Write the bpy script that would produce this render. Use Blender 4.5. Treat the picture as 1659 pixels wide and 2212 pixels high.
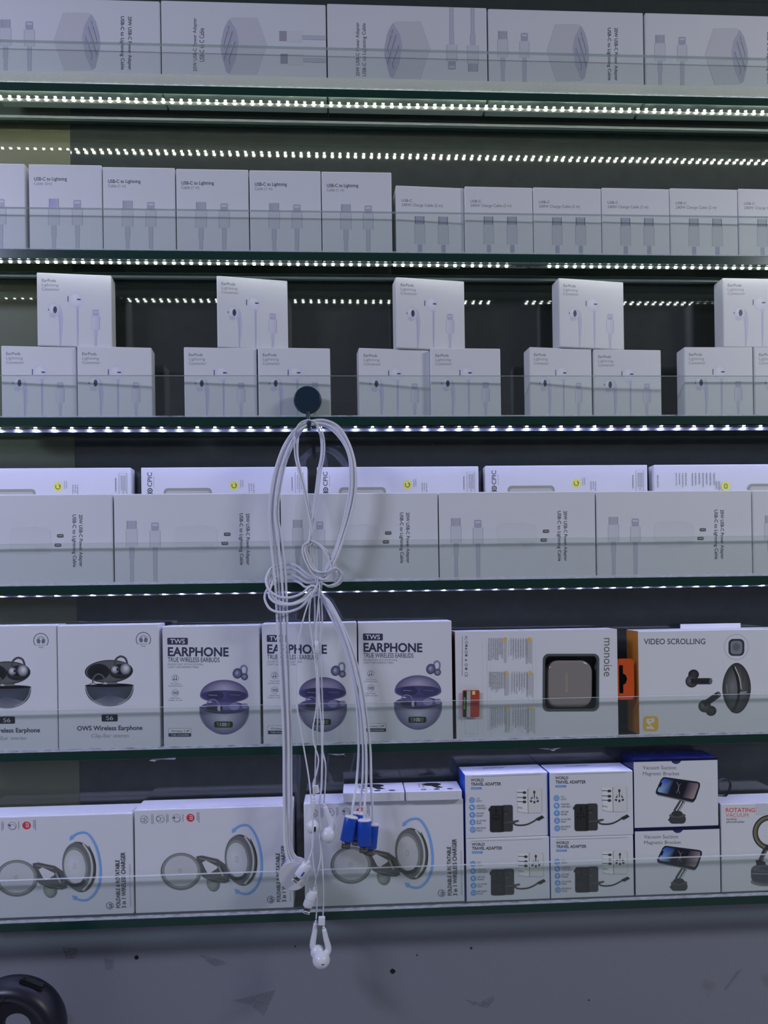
import bpy, bmesh, math, random
from mathutils import Vector, Matrix
random.seed(7)
for o in list(bpy.data.objects):
    bpy.data.objects.remove(o)
S = bpy.context.scene
COL = S.collection
# ---------------------------------------------------------------- camera
F, YAW, ROLL, HZ = 1620.0, 0.0535, -0.01452, 1275.0
CX, CAM = 829.5, Vector((0.0, -1.06, 1.40))
cam_d = bpy.data.cameras.new('camera')
cam = bpy.data.objects.new('camera', cam_d)
COL.objects.link(cam)
cam_d.sensor_fit = 'HORIZONTAL'
cam_d.sensor_width = 36.0
cam_d.lens = F * 36.0 / 1659.0
cam_d.shift_y = (HZ - 1106.0) / 1659.0
cam_d.clip_start = 0.01
cam.location = CAM
cam.rotation_euler = (Matrix.Rotation(-YAW, 3, 'Z') @ Matrix.Rotation(math.pi / 2, 3, 'X')
                      @ Matrix.Rotation(ROLL, 3, 'Z')).to_euler()
S.camera = cam
# ---------------------------------------------------------------- world, lamps, exposure
W = bpy.data.worlds.new('world')
S.world = W
W.use_nodes = True
bg = W.node_tree.nodes['Background']
bg.inputs[0].default_value = (0.60, 0.64, 0.86, 1)
bg.inputs[1].default_value = 0.13
S.view_settings.view_transform = 'Standard'
S.view_settings.look = 'None'
S.view_settings.exposure = 0.0
S.view_settings.gamma = 1.0
S.cycles.transparent_max_bounces = 24
S.cycles.max_bounces = 8
S.cycles.sample_clamp_indirect = 4.0


def area(name, loc, target, sx, sy, power, col):
    l = bpy.data.lights.new(name, 'AREA')
    l.shape = 'RECTANGLE'
    l.size, l.size_y, l.energy, l.color = sx, sy, power, col
    o = bpy.data.objects.new(name, l)
    o.location = loc
    o.rotation_euler = (Vector(target) - Vector(loc)).to_track_quat('-Z', 'Y').to_euler()
    COL.objects.link(o)
    return o


area('ceiling_lamp', (1.80, -1.25, 2.50), (1.60, -0.80, 1.2), 0.6, 0.25, 19.5, (0.93, 0.96, 1.0))
area('ceiling_lamp', (-1.45, -1.25, 2.50), (-1.28, -0.80, 1.2), 0.6, 0.25, 25.0, (0.64, 0.68, 1.0))


# ---------------------------------------------------------------- picture <-> place calculations
def project(p):
    x, y, z = p[0] - CAM.x, p[1] - CAM.y, p[2] - CAM.z
    c, s = math.cos(YAW), math.sin(YAW)
    r, fw = x * c - y * s, x * s + y * c
    u, v = r / fw, -z / fw
    c, s = math.cos(ROLL), math.sin(ROLL)
    return CX + F * (u * c - v * s), HZ + F * (u * s + v * c)


def P(px, py, Y):
    a, b = (px - CX) / F, (py - HZ) / F
    c, s = math.cos(ROLL), math.sin(ROLL)
    u, v = a * c + b * s, -a * s + b * c
    c, s = math.cos(YAW), math.sin(YAW)
    dx, dy, dz = u * c + s, -u * s + c, -v
    t = (Y - CAM.y) / dy
    return Vector((CAM.x + dx * t, Y, CAM.z + dz * t))


def solve_x(px, Y, z):
    x = 0.0
    for _ in range(8):
        f0 = project((x, Y, z))[0] - px
        f1 = project((x + 1e-4, Y, z))[0] - px
        x -= f0 * 1e-4 / (f1 - f0)
    return x


def solve_z(py, x, Y):
    z = 1.4
    for _ in range(8):
        f0 = project((x, Y, z))[1] - py
        f1 = project((x, Y, z + 1e-4))[1] - py
        z -= f0 * 1e-4 / (f1 - f0)
    return z


# ---------------------------------------------------------------- materials
def lin(c):
    c /= 255.0
    return c / 12.92 if c <= 0.04045 else ((c + 0.055) / 1.055) ** 2.4


REF = (150, 153, 173)


def C(r, g, b, ref=REF):
    return tuple(min(0.9, 0.8 * lin(v) / lin(w)) for v, w in zip((r, g, b), ref))


def principled(name, col, rough=0.5, metal=0.0, spec=0.5, ior=1.5, noise=0.0, nscale=60, bump=0.0):
    m = bpy.data.materials.new(name)
    m.use_nodes = True
    nt = m.node_tree
    b = nt.nodes['Principled BSDF']
    b.inputs['Base Color'].default_value = (*col, 1)
    b.inputs['Roughness'].default_value = rough
    b.inputs['Metallic'].default_value = metal
    b.inputs['Specular IOR Level'].default_value = spec
    b.inputs['IOR'].default_value = ior
    if noise or bump:
        tc = nt.nodes.new('ShaderNodeTexCoord')
        n = nt.nodes.new('ShaderNodeTexNoise')
        n.inputs['Scale'].default_value = nscale
        n.inputs['Detail'].default_value = 4
        nt.links.new(tc.outputs['Object'], n.inputs['Vector'])
        if noise:
            mx = nt.nodes.new('ShaderNodeMix')
            mx.data_type = 'RGBA'
            mx.inputs[6].default_value = (*[c * (1 - noise) for c in col], 1)
            mx.inputs[7].default_value = (*[min(1, c * (1 + noise)) for c in col], 1)
            nt.links.new(n.outputs['Fac'], mx.inputs[0])
            nt.links.new(mx.outputs[2], b.inputs['Base Color'])
        if bump:
            bp = nt.nodes.new('ShaderNodeBump')
            bp.inputs['Strength'].default_value = bump
            bp.inputs['Distance'].default_value = 0.001
            nt.links.new(n.outputs['Fac'], bp.inputs['Height'])
            nt.links.new(bp.outputs['Normal'], b.inputs['Normal'])
    return m


def glass(name, tint, haze=0.0, hazecol=(0.6, 0.65, 0.63), boost=1.0):
    m = bpy.data.materials.new(name)
    m.use_nodes = True
    nt = m.node_tree
    nt.nodes.clear()
    out = nt.nodes.new('ShaderNodeOutputMaterial')
    tr = nt.nodes.new('ShaderNodeBsdfTransparent')
    tr.inputs[0].default_value = (*tint, 1)
    gl = nt.nodes.new('ShaderNodeBsdfGlossy')
    gl.inputs['Roughness'].default_value = 0.02
    lw = nt.nodes.new('ShaderNodeFresnel')
    # entering and leaving the pane reflect alike (the pane does not bend the ray)
    ge, im = nt.nodes.new('ShaderNodeNewGeometry'), nt.nodes.new('ShaderNodeMath')
    im.operation = 'MULTIPLY_ADD'
    im.inputs[1].default_value = 1 / 1.45 - 1.45
    im.inputs[2].default_value = 1.45
    nt.links.new(ge.outputs['Backfacing'], im.inputs[0])
    nt.links.new(im.outputs[0], lw.inputs[0])
    mx = nt.nodes.new('ShaderNodeMixShader')
    if boost != 1.0:
        mt = nt.nodes.new('ShaderNodeMath')
        mt.operation = 'MULTIPLY'
        mt.use_clamp = True
        mt.inputs[1].default_value = boost
        nt.links.new(lw.outputs[0], mt.inputs[0])
        nt.links.new(mt.outputs[0], mx.inputs[0])
    else:
        nt.links.new(lw.outputs[0], mx.inputs[0])
    nt.links.new(tr.outputs[0], mx.inputs[1])
    nt.links.new(gl.outputs[0], mx.inputs[2])
    last = mx
    if haze:
        df = nt.nodes.new('ShaderNodeBsdfDiffuse')
        df.inputs[0].default_value = (*hazecol, 1)
        m2 = nt.nodes.new('ShaderNodeMixShader')
        m2.inputs[0].default_value = haze
        nt.links.new(mx.outputs[0], m2.inputs[1])
        nt.links.new(df.outputs[0], m2.inputs[2])
        last = m2
    nt.links.new(last.outputs[0], out.inputs[0])
    return m


def dusty(name, col, cover_lo, cover_hi, scale, stretch=(1, 1, 1), through=0.5):
    """patchy coat: diffuse + translucent over clear glass, noise decides the cover"""
    m = bpy.data.materials.new(name)
    m.use_nodes = True
    nt = m.node_tree
    nt.nodes.clear()
    N = nt.nodes.new
    out, tr, df, tl = N('ShaderNodeOutputMaterial'), N('ShaderNodeBsdfTransparent'), N('ShaderNodeBsdfDiffuse'), N('ShaderNodeBsdfTranslucent')
    df.inputs[0].default_value = tl.inputs[0].default_value = (*col, 1)
    ad, mx, tc, mp, no, mr = N('ShaderNodeMixShader'), N('ShaderNodeMixShader'), N('ShaderNodeTexCoord'), N('ShaderNodeMapping'), N('ShaderNodeTexNoise'), N('ShaderNodeMapRange')
    ad.inputs[0].default_value = through
    mp.inputs['Scale'].default_value = stretch
    no.inputs['Scale'].default_value = scale
    no.inputs['Detail'].default_value = 6
    mr.inputs['From Min'].default_value, mr.inputs['From Max'].default_value = 0.35, 0.65
    mr.inputs['To Min'].default_value, mr.inputs['To Max'].default_value = cover_lo, cover_hi
    L = nt.links.new
    L(tc.outputs['Object'], mp.inputs[0]); L(mp.outputs[0], no.inputs[0]); L(no.outputs[0], mr.inputs[0])
    L(df.outputs[0], ad.inputs[1]); L(tl.outputs[0], ad.inputs[2])
    L(mr.outputs[0], mx.inputs[0]); L(tr.outputs[0], mx.inputs[1]); L(ad.outputs[0], mx.inputs[2])
    L(mx.outputs[0], out.inputs[0])
    return m


def emit(name, col, s):
    m = bpy.data.materials.new(name)
    m.use_nodes = True
    nt = m.node_tree
    nt.nodes.clear()
    e = nt.nodes.new('ShaderNodeEmission')
    e.inputs[0].default_value = (*col, 1)
    e.inputs[1].default_value = s
    o = nt.nodes.new('ShaderNodeOutputMaterial')
    nt.links.new(e.outputs[0], o.inputs[0])
    return m


PAPER = principled('white_card', (0.80, 0.80, 0.81), 0.42, spec=0.4, noise=0.025, nscale=25)
EDGE = principled('green_glass_edge', (0.010, 0.042, 0.030), 0.2, spec=0.5)
SHELFGLASS = glass('shelf_glass', (0.86, 0.93, 0.89))
LIPGLASS = glass('lip_glass', (0.965, 0.982, 0.972), haze=0.02)
LIPEDGE = glass('lip_edge_glass', (0.62, 0.72, 0.68), haze=0.5, hazecol=(0.92, 0.95, 0.95))
PANEGLASS = glass('back_pane_glass', (0.95, 0.97, 0.95), boost=1.6)
WHITESTRIP = dusty('white_strip', (0.99, 0.97, 0.92), 0.86, 1.0, 900, through=0.55)
GLUEGLOW = dusty('glue_and_glow', (0.85, 0.87, 0.95), 0.15, 0.8, 260, (0.25, 1, 1))
TORN = principled('tape_and_glint_white', (0.9, 0.9, 0.92), 0.5)
DARKPANEL = principled('dark_back_panel', (0.048, 0.055, 0.049), 0.06, spec=0.5, ior=1.9, noise=0.25, nscale=40)
OLIVEPANEL = principled('olive_back_panel', (0.135, 0.143, 0.078), 0.45, spec=0.35, ior=1.5, noise=0.12, nscale=18)
WHITEPL = principled('white_plastic', (0.84, 0.84, 0.86), 0.3)
CABLE = principled('white_cable', (0.80, 0.80, 0.84), 0.4)
STEEL = principled('brushed_metal', (0.55, 0.55, 0.54), 0.3, metal=1.0)
DARKSTEEL = principled('dark_plug_metal', (0.20, 0.19, 0.17), 0.35, metal=1.0)
BLUE = principled('blue_sleeve', (0.012, 0.075, 0.48), 0.3)
BLACKPL = principled('black_plastic', (0.009, 0.010, 0.018), 0.38)
GLOSSBLK = principled('gloss_black', (0.004, 0.004, 0.006), 0.08)
HOOKMAT = principled('dark_teal_plastic', (0.012, 0.032, 0.052), 0.3)
PUCK = principled('puck_face', (0.66, 0.65, 0.66), 0.45)
PUCKRIM = principled('puck_rim', (0.75, 0.75, 0.80), 0.25, metal=0.6)
BLUESIDE = principled('blue_card', (0.02, 0.10, 0.52), 0.35)
NAVY = principled('navy_card', (0.007, 0.009, 0.055), 0.2)
ORANGE = principled('orange_card', (0.50, 0.19, 0.02), 0.45)
ORANGETAB = principled('orange_plastic', (0.74, 0.095, 0.012), 0.35)
BROWNCARD = principled('brown_card', (0.13, 0.055, 0.03), 0.5)
FRAMEG = principled('grey_green_rim', (0.09, 0.11, 0.10), 0.35)
RECESS = principled('grey_tray', (0.16, 0.16, 0.17), 0.4)
CHAMPAGNE = principled('champagne_gloss', (0.30, 0.265, 0.235), 0.16, spec=0.6)
STRAP = principled('grey_blue_strap', (0.27, 0.29, 0.37), 0.6)
TAPE = principled('led_tape', (0.16, 0.18, 0.16), 0.4)
ALU = principled('aluminium_profile', (0.40, 0.47, 0.46), 0.3, metal=0.7)
LEDW = emit('led_neutral', (1.0, 0.98, 0.88), 75)
LEDW2 = emit('led_neutral_dim', (0.94, 1.0, 0.97), 18)
LEDB = emit('led_blue', (0.40, 0.45, 1.0), 5)
LEDC = emit('led_cool', (0.40, 0.43, 1.0), 190)
LEDOFF = principled('led_off', (0.35, 0.36, 0.30), 0.3)
# ink whose colour is carried by the printed shapes
INK = bpy.data.materials.new('printed_ink')
INK.use_nodes = True
_a = INK.node_tree.nodes.new('ShaderNodeAttribute')
_a.attribute_name = 'Col'
_b = INK.node_tree.nodes['Principled BSDF']
INK.node_tree.links.new(_a.outputs['Color'], _b.inputs['Base Color'])
_b.inputs['Roughness'].default_value = 0.42
_b.inputs['Specular IOR Level'].default_value = 0.4


# ---------------------------------------------------------------- object helpers
def mesh_obj(name, me, parent=None, mats=()):
    o = bpy.data.objects.new(name, me)
    COL.objects.link(o)
    if parent:
        o.parent = parent
    for m in mats:
        me.materials.append(m)
    return o


def bm_mesh(name, bm, mats=(), smooth=False):
    me = bpy.data.meshes.new(name)
    bm.to_mesh(me)
    bm.free()
    for m in mats:
        me.materials.append(m)
    if smooth:
        for p in me.polygons:
            p.use_smooth = True
    return me


def box_bm(bm, lo, hi, bevel=0.0, mat=0, seg=2):
    r = bmesh.ops.create_cube(bm, size=1.0)
    vs = r['verts']
    for v in vs:
        v.co = Vector([lo[i] + (v.co[i] + 0.5) * (hi[i] - lo[i]) for i in range(3)])
    fs = set(f for v in vs for f in v.link_faces)
    for f in fs:
        f.material_index = mat
    if bevel:
        es = list(set(e for v in vs for e in v.link_edges))
        bmesh.ops.bevel(bm, geom=es, offset=bevel, segments=seg, affect='EDGES', profile=0.5)


def box_mesh(name, lo, hi, mats, bevel=0.0, seg=2):
    bm = bmesh.new()
    box_bm(bm, lo, hi, bevel, seg=seg)
    return bm_mesh(name, bm, mats)


def tag(o, label, cat, group=None, kind=None):
    o['label'], o['category'] = label, cat
    if group:
        o['group'] = group
    if kind:
        o['kind'] = kind
    return o


def root(name, label, cat, loc, rz=0.0, group=None):
    o = bpy.data.objects.new(name, None)
    o.empty_display_size = 0.01
    COL.objects.link(o)
    o.location = loc
    o.rotation_euler = (0, 0, rz)
    return tag(o, label, cat, group)


def struct(name, me, parent=None):
    o = mesh_obj(name, me, parent)
    o['kind'] = 'structure'
    return o


def catmull(pts, n=8):
    pts = [Vector(p) for p in pts]
    out = []
    for i in range(len(pts) - 1):
        p0 = pts[i - 1] if i else pts[0] * 2 - pts[1]
        p1, p2 = pts[i], pts[i + 1]
        p3 = pts[i + 2] if i + 2 < len(pts) else pts[-1] * 2 - pts[-2]
        # centripetal
        t0 = 0.0
        t1 = t0 + max(1e-5, (p1 - p0).length) ** 0.5
        t2 = t1 + max(1e-5, (p2 - p1).length) ** 0.5
        t3 = t2 + max(1e-5, (p3 - p2).length) ** 0.5
        for k in range(n):
            t = t1 + (t2 - t1) * k / n
            a1 = p0 * ((t1 - t) / (t1 - t0)) + p1 * ((t - t0) / (t1 - t0))
            a2 = p1 * ((t2 - t) / (t2 - t1)) + p2 * ((t - t1) / (t2 - t1))
            a3 = p2 * ((t3 - t) / (t3 - t2)) + p3 * ((t - t2) / (t3 - t2))
            b1 = a1 * ((t2 - t) / (t2 - t0)) + a2 * ((t - t0) / (t2 - t0))
            b2 = a2 * ((t3 - t) / (t3 - t1)) + a3 * ((t - t1) / (t3 - t1))
            out.append(b1 * ((t2 - t) / (t2 - t1)) + b2 * ((t - t1) / (t2 - t1)))
    out.append(pts[-1])
    return out


def tube_bm(bm, pts, rad, n=8, mat=0, flat=1.0):
    """sweep a circle (radius: number or list) along points, capped"""
    pts = [Vector(p) for p in pts]
    rads = rad if isinstance(rad, (list, tuple)) else [rad] * len(pts)
    t0 = (pts[1] - pts[0]).normalized()
    nrm = t0.cross(Vector((0, 1, 0)))
    if nrm.length < 1e-3:
        nrm = t0.cross(Vector((1, 0, 0)))
    nrm.normalize()
    rings = []
    for i, p in enumerate(pts):
        t = (pts[min(i + 1, len(pts) - 1)] - pts[max(i - 1, 0)]).normalized()
        nrm = (nrm - t * nrm.dot(t)).normalized()
        b = t.cross(nrm)
        rings.append([bm.verts.new(p + (nrm * math.cos(2 * math.pi * k / n) + b * math.sin(2 * math.pi * k / n) * flat) * rads[i]) for k in range(n)])
    for a, c in zip(rings, rings[1:]):
        for k in range(n):
            f = bm.faces.new((a[k], a[(k + 1) % n], c[(k + 1) % n], c[k]))
            f.smooth = True
            f.material_index = mat
    for ring, rev in ((rings[0], True), (rings[-1], False)):
        f = bm.faces.new(list(reversed(ring)) if rev else ring)
        f.material_index = mat


def tube_obj(name, pts, rad, mat, parent, n=8, smooth_n=8):
    bm = bmesh.new()
    tube_bm(bm, catmull(pts, smooth_n) if smooth_n else pts, rad, n)
    bmesh.ops.recalc_face_normals(bm, faces=bm.faces)
    return mesh_obj(name, bm_mesh(name, bm, (mat,)), parent)


def lathe_bm(bm, prof, axis_o, axis_d, n=32, mat=0):
    """profile [(r, h)] revolved about the axis"""
    d = Vector(axis_d).normalized()
    a = d.cross(Vector((0, 0, 1)))
    if a.length < 1e-3:
        a = d.cross(Vector((1, 0, 0)))
    a.normalize()
    b = d.cross(a)
    o = Vector(axis_o)
    rings = []
    for r, h in prof:
        if r < 1e-7:
            rings.append([bm.verts.new(o + d * h)])
        else:
            rings.append([bm.verts.new(o + d * h + (a * math.cos(2 * math.pi * k / n) + b * math.sin(2 * math.pi * k / n)) * r) for k in range(n)])
    for p, q in zip(rings, rings[1:]):
        for k in range(n):
            k2 = (k + 1) % n
            if len(p) == 1 and len(q) == 1:
                continue
            flat = len(p) == 1 or len(q) == 1
            if len(p) == 1:
                f = bm.faces.new((p[0], q[k2], q[k]))
            elif len(q) == 1:
                f = bm.faces.new((p[k], p[k2], q[0]))
            else:
                f = bm.faces.new((p[k], p[k2], q[k2], q[k]))
            f.material_index = mat
            f.smooth = not flat


def rrect(x0, y0, x1, y1, r, n=5):
    pts = []
    for cx, cy, a0 in ((x1 - r, y0 + r, -90), (x1 - r, y1 - r, 0), (x0 + r, y1 - r, 90), (x0 + r, y0 + r, 180)):
        for k in range(n + 1):
            a = math.radians(a0 + 90 * k / n)
            pts.append((cx + r * math.cos(a), cy + r * math.sin(a)))
    return pts


# ---------------------------------------------------------------- printed artwork
_fontcache = {}


def glyphs(s, bold):
    key = (s, bold)
    if key not in _fontcache:
        cu = bpy.data.curves.new('lettering', 'FONT')
        cu.body = s
        cu.resolution_u = 4
        cu.offset = bold
        cu.fill_mode = 'FRONT'
        ob = bpy.data.objects.new('lettering', cu)
        me = ob.to_mesh()
        vs = [(v.co.x, v.co.y) for v in me.vertices]
        fs = [tuple(p.vertices) for p in me.polygons]
        ob.to_mesh_clear()
        bpy.data.objects.remove(ob)
        bpy.data.curves.remove(cu)
        _fontcache[key] = (vs, fs)
    return _fontcache[key]


class Art:
    """flat print on a face; coordinates are picture positions inside the reference corners TL, TR, BL"""

    def __init__(s, Wd, Hd, TL, TR, BL):
        s.W, s.H, s.TL = Wd, Hd, TL
        ax, ay = TR[0] - TL[0], TR[1] - TL[1]
        bx, by = BL[0] - TL[0], BL[1] - TL[1]
        s.m = (ax, ay, bx, by, ax * by - ay * bx)
        s.layer = 1
        s.shapes = []
        s.micro = 0

    def loc(s, x, y):
        ax, ay, bx, by, det = s.m
        dx, dy = x - s.TL[0], y - s.TL[1]
        return ((dx * by - dy * bx) / det * s.W, (1 - (ax * dy - ay * dx) / det) * s.H)

    def add(s, pts, faces, cols, where='printed_picture'):
        d = -s.layer * 8e-6 - 1.2e-5
        s.layer += 1
        V = []
        for p in pts:
            x, z = s.loc(*p)
            V.append((x, d, z))
        if isinstance(cols, tuple):
            cols = [cols] * len(pts)
        if s.micro:
            where = 'small_print'
        s.shapes.append((where, s.micro, V, list(faces), cols))

    def poly(s, pts, col, where='printed_picture'):
        s.add(pts, [tuple(range(len(pts)))], col, where)

    def rect(s, x0, y0, x1, y1, col, where='printed_picture', col2=None):
        """col2: colour of the right half edge (horizontal blend)"""
        if col2 is None:
            s.poly([(x0, y0), (x1, y0), (x1, y1), (x0, y1)], col, where)
        else:
            s.add([(x0, y0), (x1, y0), (x1, y1), (x0, y1)], [(0, 1, 2, 3)], [col, col2, col2, col], where)

    def rr(s, x0, y0, x1, y1, r, col):
        s.poly(rrect(x0, y0, x1, y1, r), col)

    def ell(s, cx, cy, rx, ry, col, mid=None, rot=0, a0=0, a1=360, n=36, off=(0, 0)):
        c, sn = math.cos(math.radians(rot)), math.sin(math.radians(rot))
        pts = []
        full = abs(a1 - a0) >= 360
        for k in range(n if full else n + 1):
            a = math.radians(a0 + (a1 - a0) * k / n)
            ex, ey = rx * math.cos(a), ry * math.sin(a)
            pts.append((cx + ex * c - ey * sn, cy + ex * sn + ey * c))
        if mid is None:
            s.poly(pts, col)
        else:
            m = len(pts)
            fs = [(k, (k + 1) % m, m) for k in range(m)]
            s.add(pts + [(cx + off[0], cy + off[1])], fs, [col] * m + [mid])

    def ring(s, cx, cy, rx, ry, w, col, a0=0, a1=360, n=40, rot=0):
        c, sn = math.cos(math.radians(rot)), math.sin(math.radians(rot))
        pts, fs = [], []
        for k in range(n + 1):
            a = math.radians(a0 + (a1 - a0) * k / n)
            for q in (-w / 2, w / 2):
                ex, ey = (rx + q) * math.cos(a), (ry + q) * math.sin(a)
                pts.append((cx + ex * c - ey * sn, cy + ex * sn + ey * c))
        for k in range(n):
            fs.append((2 * k, 2 * k + 1, 2 * k + 3, 2 * k + 2))
        s.add(pts, fs, col)

    def line(s, pts, w, col, w1=None, smooth=0):
        if smooth:
            pts = [(v.x, v.y) for v in catmull([(p[0], p[1], 0) for p in pts], smooth)]
        out, n = [], len(pts)
        for i, p in enumerate(pts):
            a, b = pts[max(i - 1, 0)], pts[min(i + 1, n - 1)]
            dx, dy = b[0] - a[0], b[1] - a[1]
            L = math.hypot(dx, dy) or 1
            ww = w if w1 is None else w + (w1 - w) * i / (n - 1)
            out.append((p[0] - dy / L * ww / 2, p[1] + dx / L * ww / 2))
            out.append((p[0] + dy / L * ww / 2, p[1] - dx / L * ww / 2))
        s.add(out, [(2 * i, 2 * i + 1, 2 * i + 3, 2 * i + 2) for i in range(n - 1)], col)

    def text(s, t, x0, y0, x1, y1, col, bold=0.0, turn=0):
        """fit the words into the box; turn 0 = level, 1 = reads downwards, -1 = reads upwards"""
        vs, fs = glyphs(t, bold)
        if not vs:
            return
        ax, bx = min(v[0] for v in vs), max(v[0] for v in vs)
        ay, by = min(v[1] for v in vs), max(v[1] for v in vs)
        pts = []
        for v in vs:
            u, w = (v[0] - ax) / (bx - ax), (v[1] - ay) / (by - ay)
            if turn == 0:
                pts.append((x0 + u * (x1 - x0), y1 - w * (y1 - y0)))
            elif turn == 1:
                pts.append((x0 + w * (x1 - x0), y0 + u * (y1 - y0)))
            else:
                pts.append((x1 - w * (x1 - x0), y1 - u * (y1 - y0)))
        s.add(pts, fs, col, 'lettering')

    def parts(s):
        """each line of words, each block of small print and each picture is a part of its own"""
        groups = []
        for sh in s.shapes:
            xs, zs = [v[0] for v in sh[2]], [v[2] for v in sh[2]]
            bb = (min(xs), max(xs), min(zs), max(zs))
            e = 0.0004
            if sh[0] == 'lettering':
                groups.append([('lettering', len(groups)), [sh], bb])
                continue
            key = (sh[0], sh[1])
            hit = [g_ for g_ in groups if g_[0] == key and (sh[1] or (g_[2][0] - e < bb[1] and bb[0] < g_[2][1] + e and g_[2][2] - e < bb[3] and bb[2] < g_[2][3] + e))]
            new = [key, [q for g_ in hit for q in g_[1]] + [sh], bb]
            for g_ in hit:
                new[2] = (min(new[2][0], g_[2][0]), max(new[2][1], g_[2][1]), min(new[2][2], g_[2][2]), max(new[2][3], g_[2][3]))
                groups.remove(g_)
            groups.append(new)
        out = []
        for key, shs, bb in groups:
            V, Fc, Cc = [], [], []
            for sh in shs:
                b_ = len(V)
                V.extend(sh[2])
                Fc.extend(tuple(b_ + i for i in f) for f in sh[3])
                Cc.extend(sh[4])
            me = bpy.data.meshes.new(key[0])
            me.from_pydata(V, [], Fc)
            at = me.color_attributes.new('Col', 'FLOAT_COLOR', 'POINT')
            at.data.foreach_set('color', [c for col in Cc for c in (*col, 1.0)])
            me.materials.append(INK)
            out.append((key[0], me))
        return out


def carton_mesh(Wd, Hd, Dp, bevel=0.0012, front=PAPER, side=PAPER, top=PAPER):
    bm = bmesh.new()
    box_bm(bm, (0, 0, 0), (Wd, Dp, Hd), bevel)
    for f in bm.faces:
        n = f.normal
        f.material_index = 2 if n.z > 0.8 else (1 if abs(n.x) > 0.6 else 0)
    return bm_mesh('carton', bm, (front, side, top))


KINDS = {}


def kind(name, dims, parts):
    KINDS[name] = (dims, parts)


def put(kindname, name, label, cat, px_l, px_r, py_top, zbase, Yf, rz=0.0, group=None, tri=None):
    """stand one carton: front-left edge seen at px_l, front-right edge at px_r, top-left corner at py_top"""
    (Wd, Hd, Dp), parts = KINDS[kindname]
    x0 = solve_x(px_l, Yf, zbase)
    w = Wd
    for _ in range(12):
        xr, yr = x0 + w * math.cos(rz), Yf + w * math.sin(rz)
        xw = solve_x(px_r, yr, zbase)
        w = (xw - x0) / math.cos(rz)
    h = solve_z(py_top, x0, Yf) - zbase if py_top is not None else Hd
    r = root(name, label, cat, (x0, Yf, zbase), rz, group)
    r.scale = (w / Wd, 1.0, h / Hd)
    for nm, me in parts:
        o = mesh_obj(nm, me, r)
        if nm == 'small_print':
            o['kind'] = 'stuff'
    return zbase + h, r, Hd


# ---------------------------------------------------------------- setting
XL, XR = -0.86, 1.10
BACK = 0.074
TZ = [CAM.z + v for v in (0.9405, 0.7088, 0.4780, 0.2459, 0.0126, -0.2173, -0.4519)]
TH = 0.0125
xb = P(157, 775, BACK).x
struct('wall_back', box_mesh('wall_back', (xb, BACK + 0.004, TZ[6] - TH), (XR + 0.1, BACK + 0.03, TZ[0] + 0.35), (DARKPANEL,)))
struct('wall_back_side', box_mesh('wall_back_side', (XL - 0.1, BACK + 0.004, TZ[6] - TH), (xb - 0.0005, BACK + 0.03, TZ[0] + 0.35), (OLIVEPANEL,)))
bm = bmesh.new()
box_bm(bm, (XL - 0.1, BACK, TZ[6] - TH), (XR + 0.1, BACK + 0.0035, TZ[0] + 0.35))
bm.faces.ensure_lookup_table()
bmesh.ops.delete(bm, geom=[f for f in bm.faces if f.normal.y > -0.5], context='FACES')
struct('wall_back_glass', bm_mesh('wall_back_glass', bm, (PANEGLASS,)))
# painted lower panel with stains
LOWER = bpy.data.materials.new('grey_painted_panel')
LOWER.use_nodes = True
nt = LOWER.node_tree
b = nt.nodes['Principled BSDF']
b.inputs['Roughness'].default_value = 0.32
tc, n1, n2, r1, mx, mx2 = [nt.nodes.new(k) for k in ('ShaderNodeTexCoord', 'ShaderNodeTexNoise', 'ShaderNodeTexNoise', 'ShaderNodeValToRGB', 'ShaderNodeMix', 'ShaderNodeMix')]
n1.inputs['Scale'].default_value, n1.inputs['Detail'].default_value = 9, 5
n2.inputs['Scale'].default_value, n2.inputs['Detail'].default_value = 260, 3
r1.color_ramp.elements[0].position, r1.color_ramp.elements[1].position = 0.66, 0.72
for q in (mx, mx2):
    q.data_type = 'RGBA'
mx.inputs[6].default_value, mx.inputs[7].default_value = (0.245, 0.252, 0.280, 1), (0.20, 0.20, 0.21, 1)
mx2.blend_type = 'MULTIPLY'
mx2.inputs[0].default_value = 0.12
nt.links.new(tc.outputs['Object'], n1.inputs[0]); nt.links.new(tc.outputs['Object'], n2.inputs[0])
nt.links.new(n1.outputs[0], r1.inputs[0]); nt.links.new(r1.outputs[0], mx.inputs[0])
nt.links.new(mx.outputs[2], mx2.inputs[6]); nt.links.new(n2.outputs['Color'], mx2.inputs[7])
nt.links.new(mx2.outputs[2], b.inputs['Base Color'])
_c = P(28, 2224, -0.085)
CTZ = _c.z - (P(28 + 114, 2224, -0.085) - _c).length - 0.075
LOWY = 0.052
lower = struct('wall_lower', box_mesh('wall_lower', (XL - 0.1, LOWY, CTZ), (XR + 0.1, BACK + 0.03, TZ[6] - TH - 0.0008), (LOWER,)))
struct('floor', box_mesh('floor', (-3, -3, -0.02), (3, 0.4, 0), (principled('pale_floor', (0.58, 0.58, 0.57), 0.5, noise=0.1),)))
counter = struct('trim_1', box_mesh('counter', (XL - 0.1, -0.30, CTZ - 0.03), (XR + 0.1, BACK + 0.03, CTZ), (principled('counter_laminate', (0.48, 0.48, 0.50), 0.35, noise=0.06),), 0.002))
struct('trim_2', box_mesh('counter_base', (XL - 0.08, -0.24, 0), (XR + 0.08, BACK + 0.03, CTZ - 0.0305), (principled('counter_board', (0.3, 0.3, 0.32), 0.5, noise=0.05),)))
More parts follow.
